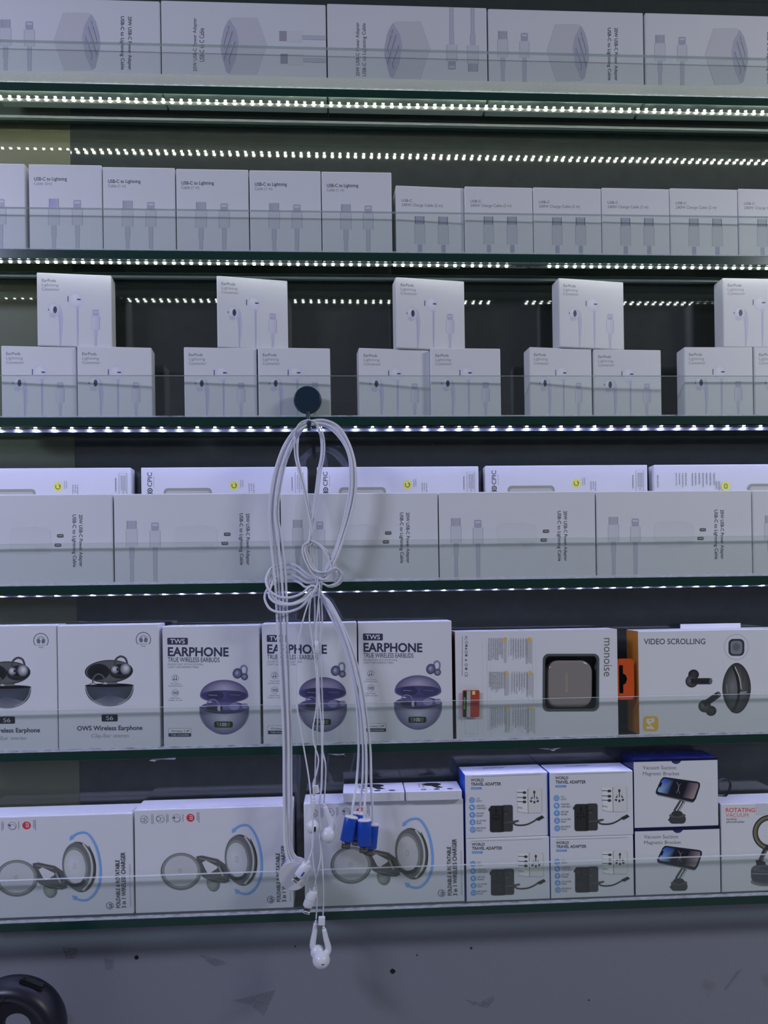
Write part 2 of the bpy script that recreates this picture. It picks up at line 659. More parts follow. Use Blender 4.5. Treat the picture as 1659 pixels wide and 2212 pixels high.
# holes and scuffs on the lower panel
HOLE = principled('dark_hole', (0.006, 0.005, 0.005), 0.8)
for px, py, r in ((295, 2068, 0.0030), (848, 2098, 0.0036), (901, 2063, 0.0010), (1018, 2048, 0.0014), (1272, 2160, 0.0010), (638, 2044, 0.001)):
    c = P(px, py, LOWY)
    bm = bmesh.new()
    lathe_bm(bm, [(0, -0.0004), (r * 0.8, -0.0006), (r, 0.0), (r, 0.0002)], (0, 0, 0), (0, 1, 0), 14)
    for v in bm.verts:
        v.co.x *= random.uniform(0.8, 1.2)
        v.co.z *= random.uniform(0.8, 1.2)
    h = mesh_obj('screw_hole', bm_mesh('screw_hole', bm, (HOLE,)), lower)
    h.location = (c.x, LOWY - 0.0003, c.z)
SCUFF = dusty('scuff', (0.13, 0.13, 0.14), 0.0, 0.30, 700)
SCUFF2 = dusty('plaster_patch', (0.30, 0.26, 0.22), 0.0, 0.5, 420)
for pts, m in (([(430, 2062), (455, 2068), (478, 2074), (492, 2082), (465, 2088), (448, 2078)], SCUFF),
               ([(225, 2070), (246, 2072), (245, 2094), (228, 2096)], SCUFF),
               ([(500, 2162), (596, 2138), (570, 2196), (540, 2170)], SCUFF),
               ([(1003, 2158), (1036, 2166), (1066, 2150), (1068, 2160), (1052, 2178), (1020, 2170)], SCUFF),
               ([(1592, 2098), (1604, 2092), (1570, 2138), (1562, 2138)], SCUFF),
               ([(135, 2046), (168, 2048), (165, 2070), (142, 2072)], SCUFF2)):
    bm = bmesh.new()
    bm.faces.new([bm.verts.new(P(x, y, LOWY - 0.00015)) for x, y in pts])
    mesh_obj('scuff_mark', bm_mesh('scuff_mark', bm, (m,)), lower)

# ---------------------------------------------------------------- glass shelves, lips and LED strips
LIPT = 0.006
ordn = ['topmost', 'first', 'second', 'third', 'fourth', 'fifth', 'lowest']
what = ['above the power adapter cartons', 'under the top row of power adapter cartons', 'under the row of cable cartons', 'under the pyramids of earphone cartons',
        'under the double row of adapter cartons', 'under the wireless earphone cartons', 'under the wireless charger and travel adapter cartons']
LIPPX = [None, 115, 460, 806, 1160, 1516, 1875]
led_me = {}
for key, m in (('w', LEDW), ('v', LEDW2), ('c', LEDC), ('b', LEDB), ('o', LEDOFF)):
    bm = bmesh.new()
    box_bm(bm, (-0.0019, -0.0016, -0.0020), (0.0019, 0.0016, 0), 0.0007, seg=2)
    led_me[key] = bm_mesh('led', bm, (m,))
for i, z in enumerate(TZ):
    r = root('glass_shelf', 'glass shelf with green edge ' + what[i], 'shelf', (0, 0, z - TH))
    bm = bmesh.new()
    box_bm(bm, (XL, 0, 0), (XR, BACK - 0.0008, TH), 0.0006, seg=1)
    for f in bm.faces:
        f.material_index = 1 if abs(f.normal.z) < 0.5 else 0
    mesh_obj('shelf_board', bm_mesh('shelf_board', bm, (SHELFGLASS, EDGE)), r)
    # lip: glass strip standing on the front edge
    hl = 0.0585
    bm = bmesh.new()
    box_bm(bm, (XL, 0.0005, TH + 0.0004), (XR, LIPT, TH + hl))
    for f in bm.faces:
        f.material_index = 1 if abs(f.normal.z) > 0.5 else 0
    mesh_obj('front_lip', bm_mesh('front_lip', bm, (LIPGLASS, LIPEDGE)), r)
    bm = bmesh.new()
    box_bm(bm, (XL, -0.0004, TH + 0.0003), (XR, 0.0004, TH + (0.0016 if i < 4 else 0.0044)))  # glue line; taller on lower shelves to paint in the bluish bright shelf top
    mesh_obj('glue_and_glow', bm_mesh('glue_and_glow', bm, (GLUEGLOW,)), r)
    if i == 1:
        bm = bmesh.new()  # translucent white strip, slanted to catch the LED light below
        q_ = [((0.0126, TH + 0.0006), (0.0130, TH + 0.0009), (LIPT + 0.0008, TH + 0.0195), (LIPT + 0.0003, TH + 0.0195))]
        v_ = [[bm.verts.new((x_, y_, z_)) for y_, z_ in q_[0]] for x_ in (XL, XR)]
        for k_ in range(4):
            bm.faces.new((v_[0][k_], v_[0][(k_ + 1) % 4], v_[1][(k_ + 1) % 4], v_[1][k_]))
        bm.faces.new(v_[0]); bm.faces.new(v_[1])
        bmesh.ops.recalc_face_normals(bm, faces=bm.faces)
        mesh_obj('white_strip', bm_mesh('white_strip', bm, (WHITESTRIP,)), r)['label'] = 'translucent white strip along the lip'
    # aluminium rail under the back edge
    if i < 3:
        mesh_obj('back_rail', box_mesh('back_rail', (XL, BACK - 0.022, -0.0040), (XR, BACK - 0.015, -0.0002), (ALU,), 0.0008), r)
    if i == 6:
        continue
    dense = i < 3
    pitch = 0.01245 if dense else 0.0250
    ly = (0.012, 0.0150, 0.0085, 0.020, 0.020, 0.020)[i]
    s = root('led_strip', '', 'led strip', (0, ly, z - TH))
    s['label'] = ('dense' if dense else 'sparse') + ' LED strip on the shelf ' + what[i]
    mesh_obj('tape', box_mesh('tape', (XL + 0.02, -0.0004 if i == 1 else -0.004, -0.0008), (XR - 0.02, 0.0075 if i == 1 else 0.004, -0.0001), (TAPE,)), s)
    if not dense:
        mesh_obj('reflection_shield', box_mesh('reflection_shield', (XL + 0.02, 0.0030, -0.0036 if i == 3 else -0.0024), (XR - 0.02, 0.0038, -0.0008), (TAPE,)), s)  # added shield, keeps the LED dots out of the back panel's reflection
    x = XL + 0.03
    while x < XR - 0.03:
        k = 'w' if dense else 'c'
        if i == 0:
            k = 'b'
        if i == 2:
            k = 'v'
            q = project((x, ly, z - TH))[0]
            if 1112 < q < 1172:
                k = 'o'
        o = mesh_obj('led', led_me[k], s)
        o.location = (x + random.uniform(-0.0004, 0.0004), random.uniform(-0.0004, 0.0004), -0.0008)
        if i > 3:
            o.scale = (1, 1, 0.45)
        x += pitch
SH = TZ  # shelf top heights

# ---------------------------------------------------------------- carton artwork
K = C(52, 54, 68)
KM = C(95, 98, 115)
D1 = C(118, 121, 148)
D2 = C(132, 135, 160)
D3 = C(141, 144, 166)


def usbc(a, x, y, w=24, up=True, L=180, col=D3, metal=D1, edge=D1):
    """printed usb-c plug, tip at y, cable to L"""
    d = 1 if up else -1
    a.rect(x - 10, y, x + 10, y + 17 * d, metal, col2=C(125, 128, 152))
    a.line([(x - 10, y), (x - 10, y + 17 * d)], 1.2, KM)
    a.line([(x + 10, y), (x + 10, y + 17 * d)], 1.2, KM)
    a.rect(x - 12, y + 17 * d, x + 12, y + 54 * d, col)
    for q in (-12, 12):
        a.line([(x + q, y + 17 * d), (x + q, y + 54 * d)], 1.0, edge)
    a.rect(x - 5, y + 54 * d, x + 5, y + 78 * d, D2)
    a.rect(x - 3.5, y + 78 * d, x + 3.5, L, D2)
    for q in (-5, 5):
        a.line([(x + q, y + 54 * d), (x + q, y + 78 * d)], 0.9, edge)
    for q in (-3.5, 3.5):
        a.line([(x + q, y + 78 * d), (x + q, L)], 0.9, edge)


def lightning(a, x, y, up=True, L=180, k=1.0, body=34):
    d = 1 if up else -1
    t = 17 * k
    a.poly(rrect(x - 8.2 * k, min(y, y + t * d), x + 8.2 * k, max(y, y + t * d), 2.5 * k), D1)
    a.poly(rrect(x - 6 * k, min(y + 3 * d * k, y + 7 * d * k), x + 6 * k, max(y + 3 * d * k, y + 7 * d * k), 1.5 * k), D3)
    a.rect(x - 11 * k, y + t * d, x + 11 * k, y + (t + body * k) * d, D3)
    for q in (-11 * k, 11 * k):
        a.line([(x + q, y + t * d), (x + q, y + (t + body * k) * d)], 1.0, D1)
    b0 = y + (t + body * k) * d
    a.rect(x - 4.8 * k, b0, x + 4.8 * k, b0 + 24 * k * d, D2)
    a.rect(x - 3.6 * k, b0 + 24 * k * d, x + 3.6 * k, L, D2)
    for q in (-4.2 * k, 4.2 * k):
        a.line([(x + q, b0), (x + q * 0.85, L)], 0.8, D1)


AW, AH, AD = 0.232, 0.123, 0.042


def adapter_parts(a):
    return [('carton', carton_mesh(AW, AH, AD, 0.0016))] + a.parts()


def adapter_shape(a, flip, ox, oy):
    """printed power adapter; right face at local x 80..100 (flip mirrors)"""
    f = (lambda x, y: (ox - x, oy + y)) if flip else (lambda x, y: (ox + x, oy + y))
    out = [(20, 0), (76, 0), (84, 6), (94, 28), (100, 60), (95, 88), (85, 115), (78, 117), (22, 117), (0, 55)]
    a.poly([f(*p) for p in out], C(140, 142, 163))
    a.line([f(*p) for p in [(76, 0), (20, 0), (0, 55), (22, 117)]], 0.9, D2)
    face = [(80, 3), (90, 18), (98, 48), (99, 68), (88, 112), (81, 115), (68, 86), (61, 50), (66, 26)]
    a.poly([f(*p) for p in face], C(124, 127, 153))
    a.line([f(*p) for p in face + face[:1]], 0.8, D1)
    a.line([f(*p) for p in [(72, 30), (92, 92)]], 3.0, D1)
    a.line([f(*p) for p in [(74, 27), (93, 86)]], 0.9, K)
    a.line([f(*p) for p in [(81, 16), (93, 57), (90, 64)]], 0.9, K)
    a.line([f(*p) for p in [(68, 48), (82, 86), (80, 96)]], 0.9, K)
    a.poly([f(*p) for p in [(80, 20), (84, 24), (85, 36), (81, 32)]], D1)
    a.poly([f(*p) for p in [(66, 50), (71, 56), (72, 66), (67, 62)]], D1)


# A: reads downwards
a = Art(AW, AH, (-20, -8), (347, 1), (-18, 178))
usbc(a, 14, 39, L=178)
lightning(a, 65, 43, L=178)
adapter_shape(a, False, 118, 26)
a.text('20W USB-C Power Adapter', 276, 33, 286, 143, K, 0.004, 1)
a.text('USB-C to Lightning Cable', 260, 33, 270, 142, K, 0.004, 1)
kind('adapter_down', (AW, AH, AD), adapter_parts(a))
# B: USB-C to C
a = Art(AW, AH, (349, 0), (704, 5), (350, 188))
adapter_shape(a, True, 576, 35)
a.text('20W USB-C Power Adapter', 417, 36, 427, 146, K, 0.004, -1)
a.text('USB-C to C Cable', 431, 57, 441, 126, K, 0.004, -1)
for yy, x0 in ((62, 603), (109, 605)):
    a.rect(x0, yy, x0 + 16, yy + 20, C(112, 113, 132))
    a.line([(x0, yy), (x0 + 16, yy)], 1.2, KM)
    a.rect(x0 + 16, yy - 1, x0 + 50, yy + 22, C(146, 149, 169))
    a.rect(x0 + 49, yy + 8, 703, yy + 16, D2)
    a.line([(x0 + 49, yy + 8), (703, yy + 9)], 0.8, D1)
    a.line([(x0 + 49, yy + 16), (703, yy + 17)], 0.8, D1)
kind('adapter_c', (AW, AH, AD), adapter_parts(a))
# C: cables hang from the top
a = Art(AW, AH, (708, 7), (1054, 16), (709, 194))
adapter_shape(a, True, 930, 45)
a.text('20W USB-C Power Adapter', 769, 46, 779, 156, K, 0.004, -1)
a.text('USB-C to Lightning Cable', 783, 48, 793, 156, K, 0.004, -1)
usbc(a, 1023, 148, up=False, L=17)
lightning(a, 977, 143, up=False, L=16)
kind('adapter_up', (AW, AH, AD), adapter_parts(a))
# G: fourth shelf adapter with two ports
BW, BH, BD = 0.234, 0.121, 0.027
a = Art(BW, BH, (248, 1066), (605, 1065), (249, 1255))
usbc(a, 286, 1122, L=1254, metal=C(122, 125, 150))
lightning(a, 336, 1126, L=1254)
a.poly(rrect(380, 1134, 470, 1188, 12), C(147, 150, 170))
a.poly([(430, 1172), (462, 1172), (462, 1181), (440, 1188)], C(143, 146, 167))
a.line([(384, 1137), (440, 1133), (468, 1146)], 0.8, D3)
for x0, y0 in ((484, 1148), (478.5, 1167)):
    a.rr(x0, y0, x0 + 14.5, y0 + 7, 2.5, C(60, 62, 70))
    a.rr(x0 + 2.5, y0 + 2.2, x0 + 13, y0 + 4.4, 1, C(110, 112, 125))
a.text('20W USB-C Power Adapter', 530, 1108, 540, 1216, K, 0.006, 1)
a.text('USB-C to Lightning Cable', 516, 1108, 526, 1216, K, 0.006, 1)
kind('adapter_ports', (BW, BH, BD), [('carton', carton_mesh(BW, BH, BD, 0.0016))] + a.parts())
# D: cable boxes
DW, DH, DD = 0.103, 0.117, 0.034
for nm, length, blue in (('cable_1m', 'Cable (1 m)', 0), ('cable_2m', 'Cable (2m)', 1)):
    a = Art(DW, DH, (222, 360), (378, 362), (224, 541))
    a.text('USB-C to Lightning', 234, 386.5, 304, 396, K, 0.02)
    a.text(length, 234, 396.5, 272, 404.5, C(88, 92, 120) if blue else C(78, 80, 95), 0.0)
    usbc(a, 276, 430, L=541, metal=C(112, 114, 168) if blue else D1)
    lightning(a, 326, 433, L=541)
    kind(nm, (DW, DH, DD), [('carton', carton_mesh(DW, DH, DD))] + a.parts())
# E: 240 W
EW, EH, ED = 0.099, 0.097, 0.034
a = Art(EW, EH, (857, 400), (1003, 402), (857, 549))
a.text('USB-C', 869, 428.5, 892, 434, C(62, 64, 78), 0.004)
a.text('240W Charge Cable (2 m)', 869, 437, 956.5, 445, C(70, 72, 86), 0.0)
for x in (907, 957.5):
    a.rect(x - 9.5, 463, x + 9.5, 480, D1)
    for q in (-9.5, 9.5):
        a.line([(x + q, 463), (x + q, 480)], 1.2, K)
    a.rect(x - 11, 480, x + 11, 521, C(138, 141, 163))
    for q in (-11, 11):
        a.line([(x + q, 480), (x + q, 521)], 0.9, D1)
    a.rect(x - 4.5, 522, x + 4.5, 549, C(116, 122, 152))
kind('cable_240', (EW, EH, ED), [('carton', carton_mesh(EW, EH, ED))] + a.parts())
# F: wired earphones
FW, FH, FD = 0.103, 0.099, 0.026
a = Art(FW, FH, (469, 596), (621, 598), (472, 748))
RF = (165, 167, 185)
G = lambda r, g, b: C(r, g, b, RF)
a.text('EarPods', 480, 609.5, 508.5, 615.5, G(70, 72, 86), 0.006)
a.text('Lightning', 480, 618.5, 513.5, 626.5, G(105, 108, 122))
a.text('Connector', 480, 627.5, 516, 633.5, G(95, 98, 112))
a.poly([(515, 662), (521, 672), (523.5, 690), (523, 712), (519.5, 747), (517, 747), (515, 700), (512, 684)], G(150, 152, 184))
a.line([(517, 684), (518, 747)], 2.0, G(138, 140, 176))
a.ell(504, 672, 12, 14, G(158, 160, 188), G(176, 178, 198), off=(-3, -4))
a.ell(503, 685, 7, 5, G(150, 152, 184))
a.ell(507, 673, 4, 7.4, G(62, 62, 84), G(45, 45, 62))
a.ell(494, 673, 1.1, 1.9, G(70, 72, 90))
a.ell(548, 651, 15, 16, G(160, 162, 192), G(182, 184, 204), off=(-2, -6))
a.rr(551, 649, 559, 652, 1.4, G(58, 58, 84))
a.rr(532, 644, 534, 656, 0.9, G(70, 72, 100))
a.poly([(550.5, 666), (554.5, 666), (554.8, 720), (554, 747), (552.6, 747), (551.4, 720)], G(140, 142, 180))
a.ell(552.5, 667, 4, 3, G(150, 152, 186))
a.rr(583, 671, 596, 684, 1.8, G(138, 140, 172))
a.rr(584.5, 675, 594.5, 677, 0.8, G(160, 162, 186))
a.rect(581.4, 684, 598, 713, G(164, 166, 190), col2=G(150, 152, 182))
a.line([(581.4, 684), (581.4, 713)], 0.7, G(140, 142, 168))
a.line([(598, 684), (598, 713)], 0.7, G(130, 132, 160))
a.rect(586, 713, 593.5, 726, G(150, 152, 182))
a.rect(587.5, 726, 592.4, 747, G(146, 148, 180))
kind('earphones', (FW, FH, FD), [('carton', carton_mesh(FW, FH, FD, 0.0014))] + a.parts())
# H: rear cartons on the fourth shelf
HW, HH, HD = 0.243, 0.162, 0.021
RH = (160, 163, 225)
G = lambda r, g, b: C(r, g, b, RH)


def micro(a, x0, x1, y0, y1, col, n, turn, seedv=1):
    """lines of print too small to read"""
    rnd = random.Random(seedv)
    a.micro = len(a.shapes) + 1
    for k in range(n):
        if turn:
            x = x0 + (x1 - x0) * (k + 0.5) / n
            e = y0 + (y1 - y0) * rnd.uniform(0.72, 1.0)
            q = y0
            while q < e:
                L = rnd.uniform(1.2, 4.0)
                a.line([(x, q), (x, min(e, q + L))], (x1 - x0) / n * 0.42, col)
                q += L + rnd.uniform(0.7, 1.2)
        else:
            y = y0 + (y1 - y0) * (k + 0.5) / n
            e = x0 + (x1 - x0) * rnd.uniform(0.72, 1.0)
            q = x0
            while q < e:
                L = rnd.uniform(1.2, 4.0)
                a.line([(q, y), (min(e, q + L), y)], (y1 - y0) / n * 0.42, col)
                q += L + rnd.uniform(0.7, 1.2)
    a.micro = 0


a = Art(HW, HH, (308, 1010), (667, 1010), (309, 1253))
KC = G(60, 63, 90)
a.text('CPIC', 321.5, 1020, 331.5, 1050, KC, 0.016, -1)
a.ring(327, 1058, 4.5, 4.5, 2.4, KC)
a.line([(321, 1064), (333, 1064)], 2.2, KC)
a.ell(327, 1058, 2.0, 2.0, KC)
micro(a, 334, 337, 1028, 1058, G(110, 113, 150), 1, True, 3)
a.rr(356, 1053, 460, 1140, 9, G(112, 114, 140))
a.rr(361, 1059, 455, 1136, 6, G(138, 140, 178))
a.ell(508, 1048.5, 10, 10, G(198, 190, 112))
a.ring(508, 1048.5, 5, 5, 1.8, G(90, 85, 60), -40, 220)
a.line([(510, 1043), (512, 1049)], 1.6, G(90, 85, 60))
micro(a, 520, 529, 1037, 1058, G(115, 118, 160), 2, True, 4)
micro(a, 538, 553, 1045, 1066, G(115, 118, 160), 3, True, 5)
micro(a, 632, 636, 1032, 1062, G(75, 78, 105), 1, True, 6)
a.line([(641, 1070), (641, 1022), (658, 1022), (658, 1070)], 0.7, G(110, 113, 150))
micro(a, 644, 656, 1027, 1066, G(115, 118, 155), 3, True, 8)
kind('power_bank', (HW, HH, HD), [('carton', carton_mesh(HW, HH, HD))] + a.parts())
a = Art(HW, HH, (1416, 1004), (1772, 1003), (1417, 1247))
micro(a, 1420, 1428, 1026, 1058, G(115, 118, 155), 1, True, 9)
for x in (1464, 1471, 1478, 1485, 1499, 1506, 1514, 1522, 1530, 1538, 1546):
    micro(a, x - 3, x + 3, 1022, 1056, G(115, 118, 155), 1, True, x)
a.ell(1571, 1051, 10, 10, G(198, 190, 112))
a.rr(1567, 1046, 1575, 1056, 1.5, G(90, 85, 60))
a.rr(1568.5, 1047.5, 1573.5, 1054.5, 1, G(198, 190, 112))
a.line([(1572, 1048), (1570, 1051), (1572.5, 1051.5), (1570.5, 1055)], 0.8, G(90, 85, 60))
micro(a, 1548, 1560, 1040, 1062, G(115, 118, 160), 2, True, 14)
a.rr(1619, 1046, 1720, 1135, 9, G(112, 114, 140))
a.rr(1624, 1052, 1715, 1131, 6, G(138, 140, 178))
kind('power_bank_back', (HW, HH, HD), [('carton', carton_mesh(HW, HH, HD))] + a.parts())
# I: clip-ear earphones
IW, IH, ID = 0.146, 0.174, 0.040
RI = (150, 153, 180)
G = lambda r, g, b: C(r, g, b, RI)
a = Art(IW, IH, (127, 1351), (345, 1348), (126, 1617))
DK = G(34, 36, 46)
a.ring(312, 1382, 15.5, 15.5, 2.0, G(82, 85, 108), 140, 400)
a.ring(312, 1382, 9, 9.5, 1.3, G(110, 113, 138), 140, 400)
for sx in (-1, 1):
    a.ell(312 + sx * 4.8, 1383, 3.6, 5.2, G(78, 81, 104), rot=sx * 12)
    a.line([(312 + sx * 1, 1375), (312 + sx * 4, 1377), (312 + sx * 6, 1381)], 1.4, G(78, 81, 104))
a.text('Clip-on ear', 303, 1390, 321, 1393.6, G(70, 73, 95))
a.text('design', 307, 1394.4, 317, 1398, G(70, 73, 95))
a.ell(236.5, 1450, 52, 24.6, G(40, 43, 52), G(58, 61, 70), rot=-2)
a.ell(236.5, 1449.5, 49, 22, G(66, 68, 78), rot=-2)
a.ell(214, 1451, 24, 17.5, G(26, 28, 36), G(18, 19, 26), rot=-4)
a.ell(262, 1450, 25, 16, G(30, 31, 40), G(14, 15, 20), rot=-4)
a.line([(249, 1440), (251.5, 1425), (262, 1418), (272, 1422), (276.5, 1434)], 4.4, G(52, 54, 66), smooth=6)
a.ell(249.5, 1446.5, 9, 9, G(52, 54, 70), G(172, 175, 205), off=(-1.5, -2.5))
a.ell(272, 1445, 11.5, 12.5, G(60, 62, 82), G(176, 178, 212), off=(2, -3))
a.ell(255, 1446, 2.4, 2.8, G(14, 15, 20))
a.line([(245, 1457), (265, 1459), (280, 1456)], 2.0, G(40, 42, 55))
a.line([(201, 1476), (203.5, 1463), (213.5, 1455.5), (224, 1461), (228, 1474)], 3.2, G(64, 67, 80), smooth=6)
a.ell(237, 1480, 52, 4.2, G(24, 26, 34))
a.rect(232, 1473, 254, 1478, G(74, 77, 90))
a.ell(202, 1477.5, 7.6, 3.4, G(70, 73, 90), G(150, 153, 180))
a.ell(228, 1476.5, 6.6, 4.0, G(70, 73, 90), G(150, 153, 180))
bowl = [(185, 1480)] + [(237 + 52 * math.cos(math.radians(t)), 1482 + 43 * math.sin(math.radians(t)) ** 0.85) for t in range(175, 4, -6)] + [(289, 1480)]
n = len(bowl)
bc = [G(46, 49, 62)] * n
for k in range(n):
    if 0.25 * n < k < 0.75 * n:
        bc[k] = G(84, 89, 108)
a.add(bowl + [(237, 1500)], [(k, (k + 1) % n, n) for k in range(n)], bc + [G(54, 60, 84)])
a.line([(186, 1482), (190, 1497), (203, 1513), (220, 1521)], 1.4, G(120, 124, 148), smooth=4)
a.line([(288, 1482), (284, 1497), (271, 1513), (254, 1521)], 1.4, G(120, 124, 148), smooth=4)
a.ell(237, 1480.5, 50, 3.0, G(18, 19, 26))
a.rr(219, 1542.5, 253.5, 1557.5, 2.2, G(16, 18, 26))
a.text('S6', 228.5, 1545.5, 244, 1554.5, G(140, 143, 170))
a.text('OWS Wireless Earphone', 166, 1566.5, 306.5, 1579.5, G(36, 38, 60), 0.016)
a.text('Clip-Ear stereo', 196, 1584, 277, 1594, G(112, 115, 145))
kind('clip_ear', (IW, IH, ID), [('carton', carton_mesh(IW, IH, ID))] + a.parts())
# J: earphone cartons
JW, JH, JD = 0.138, 0.172, 0.042
G = lambda r, g, b: C(r, g, b, (152, 155, 182))
a = Art(JW, JH, (351, 1353), (561, 1348), (354, 1614))
NV = G(40, 42, 70)
a.rr(362, 1377.5, 406.5, 1392.5, 2, NV)
a.text('TWS', 368, 1380, 400, 1390, G(170, 173, 196), 0.008)
a.text('EARPHONE', 363, 1397.5, 495, 1418, NV, 0.03)
a.text('TRUE WIRELESS EARBUDS', 363, 1419.8, 475, 1430, NV, 0.008)
a.text('DELIVERS MUSIC WITH EXCEPTIONAL', 363, 1432.8, 440, 1437, G(82, 84, 112))
a.text('CLARITY AND EXPENDED TREBLE', 363, 1438.8, 430, 1443, G(82, 84, 112))
for y, t1, t2 in ((1465, 'True stereo', 'surround around'), (1496.5, 'Digital Power', 'Display of Case')):
    a.ring(379, y, 7.2, 7.2, 0.8, G(90, 92, 118))
    w2 = 15
    a.text(t1, 379 - 11, y + 9.6, 379 + 11, y + 13.4, G(92, 95, 118))
    a.text(t2, 379 - w2, y + 14.4, 379 + w2, y + 18.2, G(92, 95, 118))
a.line([(377, 1468), (377, 1461), (382, 1460), (382, 1467)], 1.0, NV)
a.ell(376, 1468, 1.7, 1.3, NV); a.ell(381, 1467.3, 1.7, 1.3, NV)
for x in (376, 380, 383):
    a.ring(x, 1496.5, 1.6, 2.6, 0.8, NV)
a.poly(rrect(364, 1573, 413, 1591.5, 2), G(96, 98, 122))
a.poly(rrect(364.8, 1573.8, 412.2, 1590.7, 2), G(158, 161, 186))
a.poly(rrect(364, 1583.8, 413, 1591.5, 1.6), NV)
a.text('Wireless 5.49', 369.5, 1576.5, 409, 1582, NV, 0.004)
a.text('Fully compatible', 371, 1585.6, 408, 1590.4, G(150, 153, 180))
# lid
lid = [(485 + 52.5 * math.cos(math.radians(t)), 1503 + (35 if math.sin(math.radians(t)) < 0 else 15) * math.sin(math.radians(t))) for t in range(0, 360, 10)]
n = len(lid)
a.add(lid + [(485, 1485)], [(k, (k + 1) % n, n) for k in range(n)], [G(64, 62, 104)] * n + [G(122, 120, 158)])
inn = [(485 + 50 * math.cos(math.radians(t)), 1500 + (9 if math.sin(math.radians(t)) < 0 else 17) * math.sin(math.radians(t))) for t in range(0, 360, 10)]
a.add(inn + [(485, 1500)], [(k, (k + 1) % n, n) for k in range(n)], [G(48, 46, 92)] * n + [G(56, 54, 104)])
a.ell(465, 1502, 19, 10, G(40, 40, 74)); a.ell(510, 1502, 20, 10, G(46, 45, 84))
a.line([(451, 1501), (470, 1502)], 1.5, G(96, 94, 140)); a.line([(496, 1500), (520, 1502)], 1.2, G(80, 78, 126))
# bowl
bowl = [(485 + 54 * math.cos(math.radians(t)), 1528 + (9 if math.sin(math.radians(t)) < 0 else 59) * math.sin(math.radians(t))) for t in range(0, 360, 8)]
n = len(bowl)
a.ring(485, 1535, 54, 50, 1.0, G(96, 98, 120), 5, 175)
a.add(bowl + [(485, 1552)], [(k, (k + 1) % n, n) for k in range(n)], [G(66, 66, 104)] * n + [G(134, 135, 168)])
a.ell(485, 1528, 51, 13, G(52, 52, 92), G(72, 70, 120))
a.ell(485, 1526, 48, 10, G(58, 57, 100), G(82, 80, 132))
a.ell(507, 1526, 11, 8, G(98, 96, 144)); a.ell(530, 1525, 7, 6, G(96, 94, 140)); a.ell(462, 1530, 17, 5, G(30, 31, 46))
a.ring(460, 1524, 13, 13, 3, G(86, 85, 132), 190, 350)
a.ell(474, 1530, 4, 7, G(120, 120, 160)); a.ell(479, 1530, 2.6, 6, G(28, 28, 44))
a.ring(485, 1528, 52, 13, 1.4, G(54, 54, 84), 10, 170)
a.rr(463, 1558.5, 503.5, 1571.8, 4, G(20, 26, 28))
for y in (1562, 1565.2, 1568.4):
    a.line([(468 + (y - 1562) * 0.3, y), (473.5, y)], 1.2, G(88, 130, 70))
    a.line([(492, y), (497.5 - (y - 1562) * 0.2, y)], 1.2, G(88, 130, 70))
a.text('100', 476, 1561, 490, 1569, G(176, 180, 196), 0.004)
a.line([(521, 1447), (523, 1439), (529, 1437), (534, 1442), (533, 1455)], 3.4, G(92, 92, 146), smooth=5)
a.ell(514, 1454, 10.3, 11.3, G(40, 40, 74), G(112, 112, 152), rot=20)
a.ell(513, 1453, 5.5, 7, G(66, 65, 110), G(130, 130, 168), rot=20)
a.ell(529, 1461, 7.6, 7.6, G(38, 38, 70), G(116, 116, 156))
kind('tws', (JW, JH, JD), [('carton', carton_mesh(JW, JH, JD))] + a.parts())
# K: window carton with a real cut-out
KW, KH, KD = 0.236, 0.150, 0.042
G = lambda r, g, b: C(r, g, b, (150, 153, 180))
a = Art(KW, KH, (982, 1364), (1329, 1358), (987, 1589))
a.text('monoise', 1301, 1377, 1318, 1458, G(70, 76, 84), 0.002, 1)
TXT = G(108, 111, 130)
a.text('FC', 1002.5, 1373, 1008.5, 1381, G(55, 58, 70), 0.01, 1)
a.text('CE', 1003.5, 1448, 1010, 1458, G(60, 63, 75), 0.004, 1)
for k, y in enumerate((1386, 1393, 1399, 1406, 1413, 1423, 1433, 1441)):
    if k % 3 == 0:
        a.ring(1006.5, y, 2.6, 2.6, 1.0, G(66, 69, 82))
    elif k % 3 == 1:
        a.rr(1004, y - 2.4, 1009, y + 2.4, 0.8, G(70, 73, 86))
    else:
        a.poly([(1004, y - 2.6), (1009.5, y), (1004, y + 2.6)], G(70, 73, 86))
micro(a, 996, 1000, 1373, 1480, TXT, 1, True, 21)
for (x0, x1, bars) in ((1052, 1090, 1), (1098, 1140, 1)):
    for j, (y0, y1) in enumerate(((1376, 1428), (1446, 1496), (1520, 1572))):
        sh = j * 2.6
        a.rect(x1 - 3 + sh, y0, x1 + 2 + sh, y1, G(128, 131, 150))
        a.rr(x1 - 4 + sh, y0 - 0.5, x1 + 2 + sh, y0 + 7.5, 1, G(176, 128, 62))
        micro(a, x0 + sh, x1 - 5 + sh, y0 + 1, y1 - 4, G(105, 108, 128), 7, True, j * 7 + x0)
a.line([(1048, 1378), (1052, 1570)], 0.5, TXT); a.line([(1145, 1374), (1150, 1568)], 0.5, TXT)
a.poly(rrect(998, 1485, 1034, 1541, 3), G(118, 46, 42))
a.rect(1000, 1487, 1007, 1541, G(26, 32, 30)); a.rect(1007, 1486, 1015, 1541, G(120, 124, 140))
a.rr(1018.5, 1486.5, 1025, 1494.5, 2, G(214, 150, 90))
a.text('monoise', 1001, 1500, 1005, 1524, G(120, 165, 90), 0, 1)
a.line([(1004, 1543), (1005, 1575), (1031, 1577), (1030, 1543)], 0.5, TXT)
micro(a, 994, 998, 1532, 1560, TXT, 1, True, 31)
wl = [a.loc(*p) for p in rrect(1171, 1411, 1290, 1530, 12, 6)]
bm = bmesh.new()
bwn = 0.0012
outer = [bm.verts.new((x, 0, z)) for x, z in ((0, 0), (KW, 0), (KW, KH), (0, KH))]
